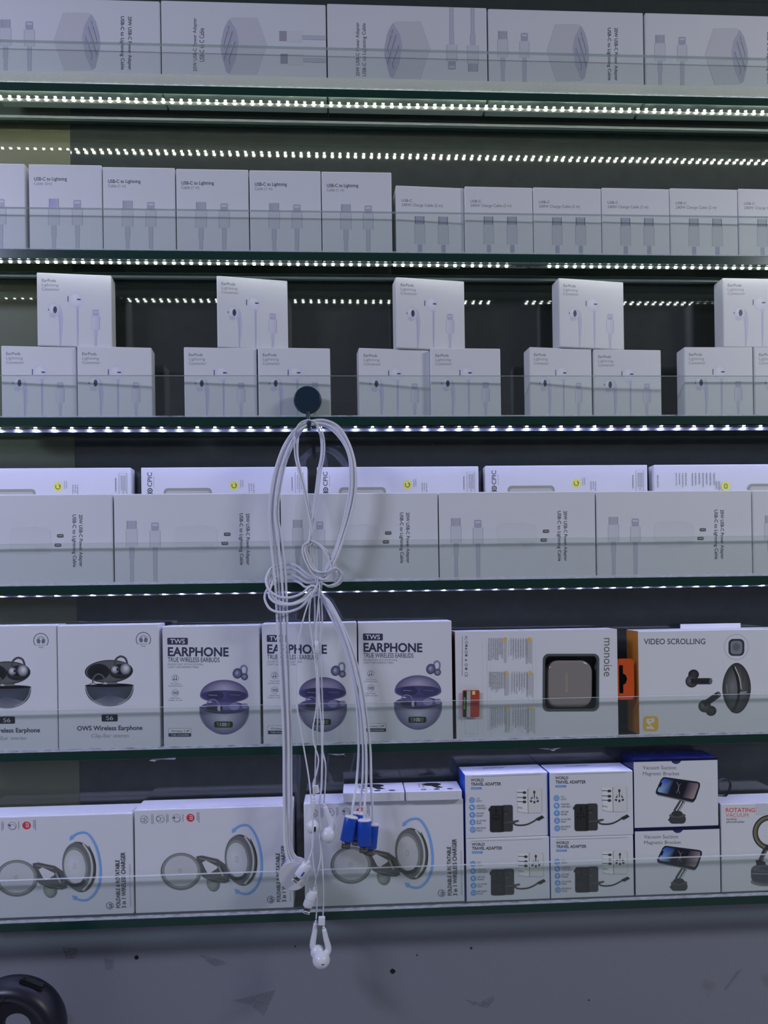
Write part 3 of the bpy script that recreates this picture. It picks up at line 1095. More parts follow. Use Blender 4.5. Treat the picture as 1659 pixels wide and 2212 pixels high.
inner = [bm.verts.new((x, 0, z)) for x, z in wl]
deep = [bm.verts.new((x, 0.026, z)) for x, z in wl]
es = [bm.edges.new((l[k], l[(k + 1) % len(l)])) for l in (outer, inner) for k in range(len(l))]
bmesh.ops.triangle_fill(bm, edges=es, use_beauty=True, normal=(0, -1, 0))
m = len(inner)
for k in range(m):
    f = bm.faces.new((inner[k], deep[k], deep[(k + 1) % m], inner[(k + 1) % m]))
    f.material_index = 2
bm.faces.new(deep).material_index = 2
bk = [bm.verts.new((x, KD, z)) for x, z in ((0, 0), (KW, 0), (KW, KH), (0, KH))]
bm.faces.new(bk)
for k in range(4):
    f = bm.faces.new((outer[k], outer[(k + 1) % 4], bk[(k + 1) % 4], bk[k]))
    f.material_index = 1 if k == 3 else 0
bmesh.ops.recalc_face_normals(bm, faces=bm.faces)
if bm.calc_volume(signed=True) < 0:
    bmesh.ops.reverse_faces(bm, faces=bm.faces)
kc = bm_mesh('carton', bm, (PAPER, BROWNCARD, RECESS))


def ring_plate(name, outer, inner, y0, y1, mat):
    bm = bmesh.new()
    v = [[bm.verts.new((x, y, z)) for x, z in l] for l in (outer, inner) for y in (y0, y1)]
    n = len(outer)
    for A, B in ((v[0], v[1]), (v[1], v[3]), (v[3], v[2]), (v[2], v[0])):
        for k in range(n):
            bm.faces.new((A[k], A[(k + 1) % n], B[(k + 1) % n], B[k]))
    bmesh.ops.recalc_face_normals(bm, faces=bm.faces)
    return bm_mesh(name, bm, (mat,))


rim = ring_plate('window_rim', [a.loc(*p) for p in rrect(1170, 1410, 1291, 1531, 12, 6)], [a.loc(*p) for p in rrect(1175, 1415, 1286, 1526, 9, 6)], -0.0006, 0.002, FRAMEG)
# charging case: pillow shaped
bm = bmesh.new()
loops = []
for s_, y in ((0.90, 0.0035), (0.96, 0.0045), (0.99, 0.008), (1.0, 0.012), (0.99, 0.018), (0.9, 0.025)):
    pts = rrect(1230 - 50 * s_, 1475 - 51 * s_, 1230 + 50 * s_, 1475 + 51 * s_, 26 * s_, 8)
    loops.append([bm.verts.new((*[q for q in (a.loc(*p)[0],)], y, a.loc(*p)[1])) for p in pts])
for A, B in zip(loops, loops[1:]):
    for k in range(len(A)):
        bm.faces.new((A[k], A[(k + 1) % len(A)], B[(k + 1) % len(A)], B[k])).smooth = True
bm.faces.new(loops[0]); bm.faces.new(loops[-1])
bmesh.ops.recalc_face_normals(bm, faces=bm.faces)
casem = bm_mesh('charging_case', bm, (CHAMPAGNE,))
# hang tab
to = rrect(0, -0.029, 0.0275, 0.029, 0.006, 5)
bm = bmesh.new()
slot = [(0.0052, -0.020), (0.0100, -0.020), (0.0110, -0.019), (0.0110, -0.008), (0.0150, -0.006), (0.0172, 0.0), (0.0150, 0.006), (0.0110, 0.008), (0.0110, 0.019), (0.0100, 0.020), (0.0052, 0.020), (0.0042, 0.018), (0.0042, -0.018)]
for y in (0.0, 0.0016):
    O = [bm.verts.new((x, y, z)) for x, z in to]
    I = [bm.verts.new((x, y, z)) for x, z in slot]
    es = [bm.edges.new((l[k], l[(k + 1) % len(l)])) for l in (O, I) for k in range(len(l))]
    bmesh.ops.triangle_fill(bm, edges=es, use_beauty=True)
    if y == 0.0:
        O0, I0 = O, I
for A, B in ((O0, O), (I0, I)):
    for k in range(len(A)):
        bm.faces.new((A[k], A[(k + 1) % len(A)], B[(k + 1) % len(A)], B[k]))
for v in bm.verts:
    v.co = Vector((KW + v.co.x * 0.95 - 0.0008, 0.003 + v.co.y, KH * 0.525 + v.co.z))
bmesh.ops.recalc_face_normals(bm, faces=bm.faces)
tabm = bm_mesh('hang_tab', bm, (ORANGETAB,))
ac = Art(KW, KH, (982, 1364), (1329, 1358), (987, 1589))
ac.text('monoise', 1220, 1451, 1227, 1492, G(120, 116, 118), 0, 1)
cl = [('case_lettering', me) for nm, me in ac.parts()]
for v in cl[0][1].vertices:
    v.co.y += 0.0034
kind('window_box', (KW, KH, KD), [('carton', kc), ('window_rim', rim), ('charging_case', casem), ('hang_tab', tabm)] + a.parts() + cl)
# L: video scrolling
LW, LH, LD = 0.224, 0.146, 0.045
a = Art(LW, LH, (1377, 1362), (1706, 1357), (1381, 1578))
a.text('VIDEO SCROLLING', 1390, 1378, 1522, 1390, G(50, 53, 78), 0.012)
a.ring(1589, 1396, 26, 26.5, 0.7, G(92, 95, 130))
a.rr(1572, 1379, 1606.5, 1414.5, 10, G(34, 37, 48))
a.rr(1576.5, 1383, 1602, 1411, 7, G(86, 90, 114))
a.ell(1589, 1396, 8, 8, G(74, 78, 100), G(66, 70, 92))
for rr_ in (7, 4.2):
    a.ring(1589, 1396, rr_, rr_, 0.8, G(60, 64, 84))
egg = [(1590 + 31 * math.cos(math.radians(t)) * (1 - 0.10 * math.sin(math.radians(t)) ** 2), 1482 + 53 * math.sin(math.radians(t))) for t in range(0, 360, 8)]
n = len(egg)
a.add(egg + [(1580, 1478)], [(k, (k + 1) % n, n) for k in range(n)], [G(34, 36, 44)] * n + [G(82, 85, 98)])
a.line([(1582, 1436), (1590, 1455), (1595, 1485), (1592, 1510), (1580, 1532)], 6, G(24, 26, 32), smooth=5)
a.line([(1586, 1437), (1596, 1460), (1600, 1484)], 2.4, G(128, 131, 146), smooth=5)
a.line([(1602, 1444), (1604, 1470)], 1.0, G(30, 32, 38)); a.line([(1597, 1492), (1612, 1490)], 3, G(110, 113, 128))
a.line([(1568, 1474), (1570, 1492)], 1.0, G(110, 113, 128))
for (cx, cy, tx, ty, bx, by, ex, ey) in ((1493, 1467, 1497, 1453, 1491, 1467, 1534, 1467), (1521, 1519, 1535, 1529, 1519, 1516, 1552, 1494)):
    a.ell(tx, ty, 11.5, 10.5, G(20, 22, 28), G(44, 47, 56))
    a.ell(cx, cy, 13.5, 13, G(30, 32, 40), G(70, 73, 86), off=(-4, -2))
    a.line([(bx, by), (ex, ey)], 13, G(36, 38, 48))
    a.line([(bx, by), (ex - (ex - bx) * 0.08, ey - (ey - by) * 0.08)], 9, G(24, 26, 34))
    a.ell(ex, ey, 3.5, 6, G(70, 73, 86), rot=math.degrees(math.atan2(ey - by, ex - bx)))
OR = G(196, 128, 60)
a.rr(1389, 1539, 1421.5, 1570, 7.5, OR)
WH = G(168, 171, 195)
a.poly([(1396, 1545), (1412, 1543), (1414, 1550), (1403, 1555), (1414, 1566), (1396, 1565), (1396, 1560), (1406, 1561), (1396, 1552)], WH)
a.poly([(1401, 1547), (1410, 1546), (1403, 1551)], OR)
body = carton_mesh(LW, LH, LD, 0.0012, PAPER, ORANGE, PAPER)
tabt = box_mesh('hang_flap', (LW * 0.36, LD - 0.004, LH - 0.001), (LW * 0.77, LD - 0.003, LH + 0.0065), (PAPER,), 0.0003)
kind('video', (LW, LH, LD), [('carton', body), ('hang_flap', tabt)] + a.parts())
# M: wireless charger
MW, MH, MD = 0.230, 0.157, 0.050
G = lambda r, g, b: C(r, g, b, (142, 145, 168))
a = Art(MW, MH, (294, 1749), (631, 1736), (293, 1981))
for k, (x, y) in enumerate(((315, 1770), (349, 1768.5), (383.5, 1767), (413, 1765.5))):
    if k < 3:
        a.ring(x, y, 8.6, 8.8, 0.8, G(66, 68, 82))
    else:
        a.ell(x, y, 8.8, 9, G(140, 40, 52))
a.rr(309, 1767, 315, 1776, 1, G(70, 72, 86)); a.rr(310, 1768, 314, 1775, 0.8, G(142, 145, 168)); a.ring(318, 1767, 2.5, 3, 0.8, G(70, 72, 86)); a.ring(318, 1774, 2.5, 2.5, 0.8, G(70, 72, 86))
a.ring(345, 1768, 4.4, 5, 1.2, G(60, 62, 76)); a.ring(353, 1770, 4, 4, 0.8, G(90, 92, 106))
a.ring(384.5, 1769, 6, 5, 0.8, G(70, 72, 86)); a.poly([(374, 1765), (380, 1762), (380, 1769)], G(60, 62, 76))
for q in (1760.5, 1764.5, 1768.5):
    a.line([(411, q), (416, q)], 1.6, G(206, 170, 178))
a.line([(417, 1760), (417, 1770)], 1, G(206, 170, 178))
for x0, x1, y0, y1, n_ in ((329, 335, 1758, 1781, 2), (361, 367, 1757, 1778, 2), (395.5, 398.5, 1757, 1777, 1), (426, 432.5, 1753, 1777, 2)):
    micro(a, x0, x1, y0, y1, G(88, 90, 106), n_, True, int(x0))
# shadowed disc pair and hinge
a.ell(459, 1912, 14, 19, G(70, 74, 82), G(104, 108, 116), rot=-6)
a.ell(456, 1912, 11, 16, G(92, 96, 104), G(110, 114, 122), rot=-6)
a.poly([(424, 1852), (436, 1850), (470, 1858), (486, 1870), (490, 1884), (494, 1908), (484, 1912), (458, 1910), (436, 1898), (428, 1880)], G(60, 62, 70))
a.poly([(436, 1866), (444, 1861), (464, 1872), (472, 1876), (452, 1890), (446, 1888)], G(138, 141, 162))
a.line([(470, 1874), (480, 1896)], 5, G(96, 99, 104)); a.line([(476, 1872), (484, 1894)], 1.6, G(30, 34, 36)); a.line([(468, 1874), (476, 1896)], 1.2, G(34, 38, 40))
a.line([(430, 1856), (466, 1864)], 3, G(84, 87, 94)); a.line([(446, 1900), (482, 1908)], 2, G(84, 87, 94))
a.ell(391, 1886, 43.5, 41.5, G(72, 75, 86), G(110, 113, 126), rot=-20)
a.ell(391, 1885, 40, 38.5, G(104, 107, 120), rot=-20)
a.ell(391, 1885, 35, 34, G(128, 131, 150), G(126, 129, 148), rot=-20)
a.ring(391, 1885, 37.5, 36, 1.4, G(82, 85, 98), rot=-20)
a.line([(386, 1882), (392, 1880), (393, 1886), (387, 1888), (386, 1882)], 0.9, G(78, 80, 94))
a.ell(520, 1860, 33.5, 58, G(48, 51, 60), G(92, 95, 106), rot=-4)
a.ell(516, 1860, 31, 56, G(72, 75, 86), G(80, 83, 94), rot=-4)
a.line([(528, 1806), (541, 1830), (546, 1862), (540, 1895), (526, 1914)], 4.0, G(130, 133, 144), smooth=5)
a.line([(540, 1812), (550, 1838), (553, 1864), (547, 1892), (534, 1910)], 1.4, G(24, 26, 32), smooth=5)
a.ell(512, 1860, 25, 46, G(92, 95, 106), G(96, 99, 110), rot=-4)
a.ell(511, 1860, 21.5, 38.5, G(128, 132, 152), G(140, 143, 166), rot=-4, off=(-8, -10))
a.ring(511, 1860, 21.5, 38.5, 0.8, G(170, 172, 160), 150, 330, rot=-4)
a.line([(490, 1893), (505, 1902), (524, 1898), (530, 1890)], 8, G(40, 43, 50), smooth=4)
a.rr(507, 1852, 513, 1865, 2.5, G(112, 115, 135)); a.rr(508, 1853.2, 512, 1863.8, 1.8, G(136, 139, 160))
arc = [(503, 1795), (512, 1786), (524, 1781), (536, 1782), (548, 1797), (557, 1820), (562, 1848), (563, 1876), (559, 1903), (548, 1924), (535, 1935), (522, 1936), (511, 1932)]
a.line(arc, 4.4, G(78, 114, 188), smooth=5)
a.poly([(500.5, 1799), (503.5, 1787), (509.5, 1794)], G(78, 114, 188))
a.poly([(503.5, 1925), (514, 1927), (508, 1937)], G(78, 114, 188))
a.text('FOLDABLE & ROTATABLE', 594, 1844, 602.5, 1954, G(44, 46, 58), 0.012, -1)
a.text('3 in 1 WIRELESS CHARGER', 605.5, 1826, 614.5, 1954, G(44, 46, 58), 0.012, -1)
a.text('Foldable & Rotatable, Ultra-Portable 3-in-1 Wireless Charging Station', 622.5, 1853, 625.5, 1953, G(80, 82, 96), 0, -1)
a.ring(581, 1949, 7.2, 7.6, 0.9, G(50, 52, 64))
a.ring(581.5, 1950, 3, 3.4, 1.6, G(50, 52, 64), -120, 150); a.line([(579, 1949), (584, 1944)], 1.2, G(50, 52, 64))
body = carton_mesh(MW, MH, MD, 0.0012)
flap = box_mesh('lid_flap', (0.002, 0.004, MH - 0.0002), (MW - 0.002, MD * 0.58, MH + 0.0009), (PAPER,), 0.0003)
kind('charger', (MW, MH, MD), [('carton', body), ('lid_flap', flap)] + a.parts())
# N: travel adapter
NW, NH, ND = 0.122, 0.091, 0.050
G = lambda r, g, b: C(r, g, b, (146, 149, 172))
a = Art(NW, NH, (1005, 1673), (1184, 1669), (1006, 1810))
NK = G(40, 42, 56)
a.text('WORLD', 1017.5, 1681, 1045.5, 1687.5, NK, 0.03)
a.text('TRAVEL ADAPTER', 1018, 1689.5, 1083, 1696.5, NK, 0.03)
BLc = G(70, 104, 168)
a.rr(1017.5, 1699.5, 1041.5, 1704.5, 2.2, BLc)
micro(a, 1020, 1039, 1700.6, 1703.4, G(120, 146, 196), 1, False, 41)
for k, (t1, t2) in enumerate((('3-AC', 'SOCKETS'), ('WORLDWIDE', 'COMPATIBILITY'), ('SAFE AND', 'RELIABLE'), ('ALL-IN-ONE', 'DESIGN'), ('BABY-PROOF', 'OUTLETS'))):
    y = 1727 + k * 15.8
    a.ell(1020 + k * 0.3, y, 6.2, 6.4, BLc)
    IW_ = G(128, 148, 190)
    x = 1020 + k * 0.3
    if k == 0:
        a.ring(x, y, 3.6, 3.6, 0.8, IW_); a.line([(x - 1, y - 1.5), (x - 1, y + 1.5)], 0.8, IW_); a.line([(x + 1, y - 1.5), (x + 1, y + 1.5)], 0.8, IW_)
    elif k == 1:
        a.ell(x - 1.2, y - 1, 2.6, 2.6, IW_); a.poly([(x, y + 1), (x + 4, y - 1), (x + 1, y + 4.5)], IW_)
    elif k == 2:
        a.poly([(x - 2.6, y - 3), (x + 2.6, y - 3), (x + 2.2, y + 1), (x, y + 4), (x - 2.2, y + 1)], IW_); a.line([(x + 0.8, y - 2.6), (x + 0.8, y + 2)], 1.4, BLc)
    elif k == 3:
        a.line([(x, y - 4), (x, y + 3)], 1.4, IW_); a.line([(x - 3.5, y + 2.5), (x + 3.5, y + 2.5)], 1.2, IW_); a.line([(x - 2.5, y), (x, y - 2)], 1.0, IW_); a.line([(x + 2.5, y), (x, y - 2)], 1.0, IW_)
    else:
        a.ring(x, y, 3.6, 3.0, 0.9, IW_); a.line([(x - 2, y), (x + 2, y)], 0.9, IW_)
    a.text(t1, 1029, y - 5, 1029 + 2.05 * len(t1), y - 1.2, G(78, 80, 96))
    a.text(t2, 1029, y + 0.4, 1029 + 1.75 * len(t2), y + 4.2, G(78, 80, 96))


def sockets(a, x, y, k, col):
    a.ell(x, y - 10 * k, 2.4 * k, 3.6 * k, col); a.rect(x - 1 * k, y - 9 * k, x + 1 * k, y + 4 * k, col)
    for s_ in (-1, 1):
        a.poly([(x + s_ * 4 * k, y - 1 * k), (x + s_ * 5.5 * k, y - 1 * k), (x + s_ * 5.8 * k, y + 2 * k), (x + s_ * 8 * k, y + 2.6 * k), (x + s_ * 8 * k, y + 5 * k), (x + s_ * 4.4 * k, y + 4.5 * k)], col)
        a.poly([(x + s_ * 4.5 * k, y + 8 * k), (x + s_ * 9.6 * k, y + 7 * k), (x + s_ * 9.6 * k, y + 11 * k), (x + s_ * 5.4 * k, y + 12 * k)], col)
    a.ell(x, y + 11.5 * k, 2.2 * k, 3.0 * k, col)


a.rr(1139, 1704, 1171, 1757, 4, G(146, 148, 166)); a.poly([(1116, 1705), (1140, 1705), (1141, 1757), (1119, 1753)], G(156, 158, 176))
a.line([(1140, 1705), (1141, 1757)], 2, G(112, 115, 130)); a.line(rrect(1141, 1704.5, 1170.5, 1756.5, 4), 0.7, G(112, 115, 130)); a.line([(1117, 1753), (1141, 1757)], 0.8, G(112, 115, 130))
sockets(a, 1154.5, 1722, 1.0, NK)
for y in (1712, 1723, 1732):
    a.line([(1117, y - 0.5), (1130, y)], 1.4, NK); a.ell(1133, y + 0.5, 4, 3, NK)
a.poly([(1118, 1742), (1128, 1744), (1130, 1747), (1118, 1746)], G(120, 122, 136))
BKc = G(30, 31, 36)
a.rect(1055.5, 1745, 1059, 1751, BKc)
a.rr(1084, 1738.5, 1107.5, 1795.5, 4.5, G(42, 43, 50)); a.rr(1058, 1739.5, 1088, 1796.5, 5, BKc); a.rect(1082, 1741, 1088, 1796, G(22, 23, 27))
sockets(a, 1071.5, 1758, 0.9, G(12, 12, 16))
a.line([(1090, 1750), (1090, 1756)], 1, G(20, 20, 24)); a.line([(1095, 1749), (1095, 1755)], 1, G(20, 20, 24)); a.line([(1090, 1758.5), (1095, 1758)], 0.8, G(90, 92, 98))
a.poly([(1086, 1776), (1119, 1771), (1121, 1774), (1112, 1777), (1090, 1778)], G(56, 58, 66))
a.line([(1108, 1777), (1113, 1781), (1124, 1782.5), (1138, 1781), (1150, 1776), (1160, 1770)], 3.0, G(38, 39, 46), smooth=5)
a.poly([(1157, 1769), (1171, 1762), (1176, 1767), (1163, 1774)], G(32, 33, 40)); a.poly([(1172, 1762.5), (1177, 1760.5), (1179, 1764.5), (1176, 1766.5)], G(176, 178, 190))
body = carton_mesh(NW, NH, ND, 0.0012, PAPER, BLUESIDE, PAPER)
flap = box_mesh('tuck_flap', (0.010, -0.0008, NH - 0.0028), (NW - 0.010, 0.0002, NH - 0.0003), (PAPER,), 0.0002)
at_ = Art(NW, ND, (0, 0), (100, 0), (0, 100))
at_.text('WORLD', 27, 22, 55, 34, C(70, 74, 110, (180, 183, 245)), 0.02)
tp = [('top_lettering', me) for nm, me in at_.parts()]
for v in tp[0][1].vertices:
    v.co = Vector((v.co.x, v.co.z, NH + 0.0001))
kind('travel', (NW, NH, ND), [('carton', body), ('tuck_flap', flap)] + a.parts() + tp)
# O: magnetic bracket
OW, OH, OD = 0.127, 0.099, 0.050
a = Art(OW, OH, (1366, 1639), (1550, 1634), (1371, 1784))
G = lambda r, g, b: C(r, g, b, (150, 153, 172))
a.ell(1459, 1637.5, 12, 11.5, G(30, 34, 86), G(22, 26, 66), a0=-2, a1=182)
a.text('Vacuum Suction', 1386.5, 1652.5, 1459.5, 1660.5, G(66, 68, 80))
a.text('Magnetic Bracket', 1387, 1665.5, 1466.5, 1675, G(66, 68, 80))
a.line([(1475, 1726), (1460, 1750)], 13, G(52, 55, 62))
a.line([(1473, 1728), (1461, 1748)], 2.4, G(150, 153, 172)); a.line([(1478, 1730), (1466, 1749)], 2.0, G(140, 143, 160))
a.poly([(1432, 1676.5), (1436, 1676.5), (1506, 1686), (1512, 1689), (1512.5, 1696), (1504, 1722), (1499, 1729), (1492, 1729.5), (1422, 1715), (1416, 1711), (1416, 1705), (1427, 1681)], G(22, 24, 34))
PB, PD, PK = G(40, 74, 170), G(14, 16, 30), G(120, 104, 118)
q = [(1434, 1679.5), (1470, 1684.5), (1508, 1690), (1508.5, 1696), (1500, 1720), (1496, 1723), (1462, 1716), (1422, 1708), (1419.5, 1705), (1429, 1683)]
a.poly(q, PD)
a.add([(1434, 1679.5), (1455, 1682.5), (1444, 1712.5), (1422, 1708), (1419.5, 1705), (1429, 1683)], [(0, 1, 2, 3, 4, 5)], [G(40, 70, 150), G(18, 24, 52), G(18, 24, 52), G(104, 132, 200), G(104, 132, 200), PB])
a.add([(1486, 1687), (1508, 1690), (1508.5, 1696), (1500, 1720), (1496, 1723), (1474, 1718.5)], [(0, 1, 2, 3, 4, 5)], [G(30, 28, 44), G(100, 88, 104), PK, PK, PK, G(30, 28, 44)])
a.line([(1461, 1687), (1466, 1697), (1461, 1710)], 0.8, G(120, 118, 124), smooth=4); a.line([(1470, 1690), (1465, 1698), (1468, 1712)], 0.6, G(110, 108, 114), smooth=4)
a.line([(1428, 1688), (1424, 1697)], 4, G(10, 11, 16))
a.line([(1420, 1714), (1497, 1730)], 2.0, G(90, 94, 104))
a.rr(1446, 1756, 1482.5, 1774.5, 8, G(44, 46, 52)); a.ell(1464, 1757, 18, 5, G(64, 66, 73), G(50, 52, 58)); a.ell(1463, 1753, 12, 6, G(38, 40, 46)); a.poly([(1443, 1766), (1448, 1763), (1448, 1770)], G(36, 38, 44))
body = carton_mesh(OW, OH, OD, 0.0012, PAPER, NAVY, NAVY)
lidm = box_mesh('lid_edge', (0.0003, -0.0005, OH - 0.0040), (OW - 0.0003, 0.0006, OH - 0.0003), (NAVY,), 0.0003)
kind('bracket', (OW, OH, OD), [('carton', body), ('lid_edge', lidm)] + a.parts())
# P: rotating phone holder
PW, PH, PD_ = 0.124, 0.132, 0.050
a = Art(PW, PH, (1557, 1737), (1733, 1731), (1560, 1929))
a.text('ROTATING', 1567.5, 1745, 1631, 1754.5, G(158, 62, 58), 0.02)
a.text('VACUUM', 1568, 1756.8, 1616, 1764.8, G(158, 62, 58))
a.text('suction', 1569, 1767, 1591.5, 1771.8, G(58, 60, 74), 0.012)
a.text('phoneholder', 1569, 1772.8, 1608.5, 1779.2, G(58, 60, 74), 0.012)
a.ring(1663, 1799, 32, 33, 12, G(48, 48, 46)); a.ring(1663, 1799, 32.5, 33.5, 5, G(86, 84, 74)); a.ring(1663, 1799, 37, 38, 1.4, G(24, 25, 28))
a.line([(1659, 1826), (1653, 1838)], 8, G(34, 35, 40)); a.line([(1653, 1835), (1640, 1866)], 10, G(42, 44, 50)); a.line([(1655, 1838), (1643, 1866)], 3, G(78, 80, 88))
a.poly([(1632, 1858), (1652, 1862), (1656, 1874), (1634, 1872)], G(30, 31, 36))
a.ell(1655, 1906, 34, 10, G(96, 98, 110), G(40, 42, 48)); a.rr(1622, 1870, 1688, 1907, 12, G(50, 53, 66)); a.ell(1655, 1877, 31, 8, G(70, 73, 88), G(44, 46, 58)); a.line([(1624, 1888), (1686, 1890)], 2, G(96, 99, 116))
body = carton_mesh(PW, PH, PD_, 0.0012)
sticker = box_mesh('seal_sticker', (PW * 0.43, -0.0004, PH - 0.0175), (PW * 0.80, 0.0, PH - 0.0008), (principled('clear_seal', (0.72, 0.72, 0.74), 0.25),), 0.0)
bm = bmesh.new()
pts = [(0.026, 0.0), (0.020, 0.006), (0.0165, 0.014), (0.0165, 0.020), (0.020, 0.0255), (0.026, 0.0275), (0.032, 0.0255), (0.0355, 0.020), (0.0355, 0.014), (0.0325, 0.006), (0.027, 0.0)]
sm = catmull([(x, 0.040, PH + z) for x, z in pts], 4)
prev = None
for p in sm:
    row = [bm.verts.new(p + Vector((0, dy, 0))) for dy in (-0.004, 0.004)]
    if prev:
        bm.faces.new((prev[0], prev[1], row[1], row[0])).smooth = True
    prev = row
bmesh.ops.solidify(bm, geom=bm.faces[:], thickness=0.0014)
strap = bm_mesh('strap_loop', bm, (STRAP,))
kind('rotating', (PW, PH, PD_), [('carton', body), ('seal_sticker', sticker), ('strap_loop', strap)] + a.parts())

# ---------------------------------------------------------------- stand the cartons
YF = 0.0145
g = 'power adapter cartons on the top row'
z = SH[1] + 0.0003
for kd, lb, l, r_, t in (
        ('adapter_down', 'white power adapter carton in front of the olive panel, lettering reading downwards', -20, 347.5, -8),
        ('adapter_c', 'white power adapter carton printed USB-C to C Cable with sideways plugs', 350, 706, 0),
        ('adapter_up', 'white power adapter carton with printed cables hanging from its top edge', 709, 1054, 7),
        ('adapter_down', 'white power adapter carton next to the one with hanging printed cables', 1057, 1392, 18),
        ('adapter_down', 'white power adapter carton second along from the one with hanging printed cables', 1396, 1738, 27)):
    put(kd, 'adapter_box', lb, 'box', l, r_, t, z, YF, 0.0, g)
z = SH[2] + 0.0003
g = 'tall cable cartons'
for kd, lb, l, r_, t in (
        ('cable_2m', 'tall white cable carton beside the (2m) one on its olive panel side', -100, 56, 351),
        ('cable_2m', 'tall white cable carton in front of the olive panel, printed Cable (2m)', 64, 222, 354),
        ('cable_1m', 'tall white cable carton printed (1 m), first after the (2m) one', 224, 380, 360),
        ('cable_1m', 'tall white cable carton printed (1 m), second after the (2m) one', 382.5, 538.5, 364),
        ('cable_1m', 'tall white cable carton printed (1 m), third after the (2m) one', 541, 695, 367),
        ('cable_1m', 'tall white cable carton printed (1 m), standing against the shorter 240W cartons', 697, 848, 370)):
    put(kd, 'cable_box', lb, 'box', l, r_, t, z, YF, 0.0, g)
g = 'shorter 240W cable cartons'
for k, (l, r_, t) in enumerate(((857, 1004, 400), (1006, 1152.5, 402), (1154, 1300.5, 404), (1302, 1448, 405), (1449.5, 1595.5, 406), (1597, 1744, 407))):
    put('cable_240', 'cable_box', 'short white 240W cable carton, %s from the tall cable cartons' % ('first', 'second', 'third', 'fourth', 'fifth', 'sixth')[k], 'box', l, r_, t, z, YF, 0.05 if k == 0 else 0.015, g)
g = 'white wired earphone cartons built as pyramids'
z = SH[3] + 0.0003
ords = ('first', 'second', 'third', 'fourth', 'fifth')
# (lower l, r, top, rz) x2, (upper l, r, top, rz)
pyr = (((4, 166, 746, 0.06), (168.5, 329.5, 747, 0.07), (81, 242.5, 588, 0.08)),
       ((399, 556, 749, 0.05), (559, 715, 750, 0.04), (470, 623, 595, 0.16)),
       ((777, 930, 752, 0.10), (932, 1083, 750, 0.02), (857, 1005, 598, 0.13)),
       ((1146, 1280, 752, 0.10), (1284, 1430, 751, 0.03), (1209, 1349, 600, 0.13)),
       ((1480, 1628, 749, 0.0), (1631, 1785, 750, 0.0), (1563, 1720, 600, 0.02)))
for k, (A, B, U) in enumerate(pyr):
    wh = ords[k] + ' pyramid from the olive panel'
    lows = []
    lows.append(put('earphones', 'earphone_box', 'earphone carton at the base, olive panel side, of the ' + wh, 'box', A[0], A[1], A[2], z, YF, A[3], g))
    lows.append(put('earphones', 'earphone_box', 'earphone carton at the base, far side, of the ' + wh, 'box', B[0], B[1], B[2], z, YF + (0.0095 if k == 3 else 0), B[3], g))
    zs = [sum(q_[0] for q_ in lows) / 2]
    for q_ in lows:                      # the pair carries the upper carton level
        q_[1].scale.z = (zs[0] - z) / q_[2]
    put('earphones', 'earphone_box', 'earphone carton on top of the ' + wh, 'box', U[0], U[1], U[2], max(zs) + 0.0003, YF + 0.001, U[3], g)
z = SH[4] + 0.0003
g = 'adapter cartons in the front row of the fourth shelf'
for k, (l, r_, t) in enumerate(((-110, 244.5, 1069), (248, 606, 1067), (608.5, 948, 1066), (950.5, 1288, 1063), (1291, 1626, 1061), (1628.5, 1963, 1059))):
    put('adapter_ports', 'adapter_box', ['white adapter carton with two small ports in front of the olive panel',
        'white two-port adapter carton next along from the one before the olive panel',
        'white two-port adapter carton partly covered by the hanging white cables',
        'white two-port adapter carton first after the one behind the hanging cables',
        'white two-port adapter carton second after the one behind the hanging cables',
        'white two-port adapter carton third after the one behind the hanging cables'][k], 'box', l, r_, t, z, 0.0135, 0.0, g)
g = 'lavender lit cartons in the rear row of the fourth shelf'
for k, (kd, l, r_, t) in enumerate((('power_bank', -72, 286, 1012), ('power_bank', 308, 667, 1010), ('power_bank', 688, 1037, 1009), ('power_bank', 1052, 1402, 1006), ('power_bank_back', 1416, 1768, 1004))):
    put(kd, 'power_bank_box', ['white carton with yellow round mark standing behind, in front of the olive panel',
        'white carton with yellow round mark standing behind, next after the olive panel one',
        'white carton with yellow round mark standing behind the hanging cable loop',
        'white carton with yellow round mark standing behind, next after the cable loop one',
        'white carton with columns of small print standing in the rear row'][k], 'box', l, r_, t, z, 0.048, 0.0, g)
z = SH[5] + 0.0003
g = 'clip ear earphone cartons'
put('clip_ear', 'earphone_box', 'white clip-ear earphone carton in front of the olive panel, cut off by its neighbour', 'box', -96, 125, 1353, z, YF, 0.0, g)
tag_ = put('clip_ear', 'earphone_box', 'white clip-ear earphone carton standing against the first true wireless earbuds carton', 'box', 127, 346, 1351, z, YF, 0.0, g)
g = 'true wireless earbuds cartons with purple case picture'
put('tws', 'earbuds_box', 'white earbuds carton with purple case picture beside the clip-ear cartons', 'box', 354, 563, 1353, z, YF, 0.0, g)
put('tws', 'earbuds_box', 'white earbuds carton with purple case picture behind the hanging cables', 'box', 569, 774, 1347, z, YF, 0.0, g)
put('tws', 'earbuds_box', 'white earbuds carton with purple case picture beside the window carton', 'box', 777, 979, 1344, z, YF, 0.0, g)
put('window_box', 'earbuds_box', 'white carton with a window showing a champagne charging case and orange hang tab', 'box', 986, 1336, 1365, z, YF, 0.0)
put('video', 'earbuds_box', 'white and orange carton printed VIDEO SCROLLING with black earbuds', 'box', 1381, 1710, 1363, z, YF, 0.0)
z = SH[6] + 0.0003
g = 'foldable wireless charger cartons'
put('charger', 'charger_box', 'white wireless charger carton in front of the olive panel', 'box', -66, 289, 1767, z, 0.017, 0.0, g)
put('charger', 'charger_box', 'white wireless charger carton with the silver charging puck hanging before it', 'box', 293, 634, 1750, z, 0.017, 0.0, g)
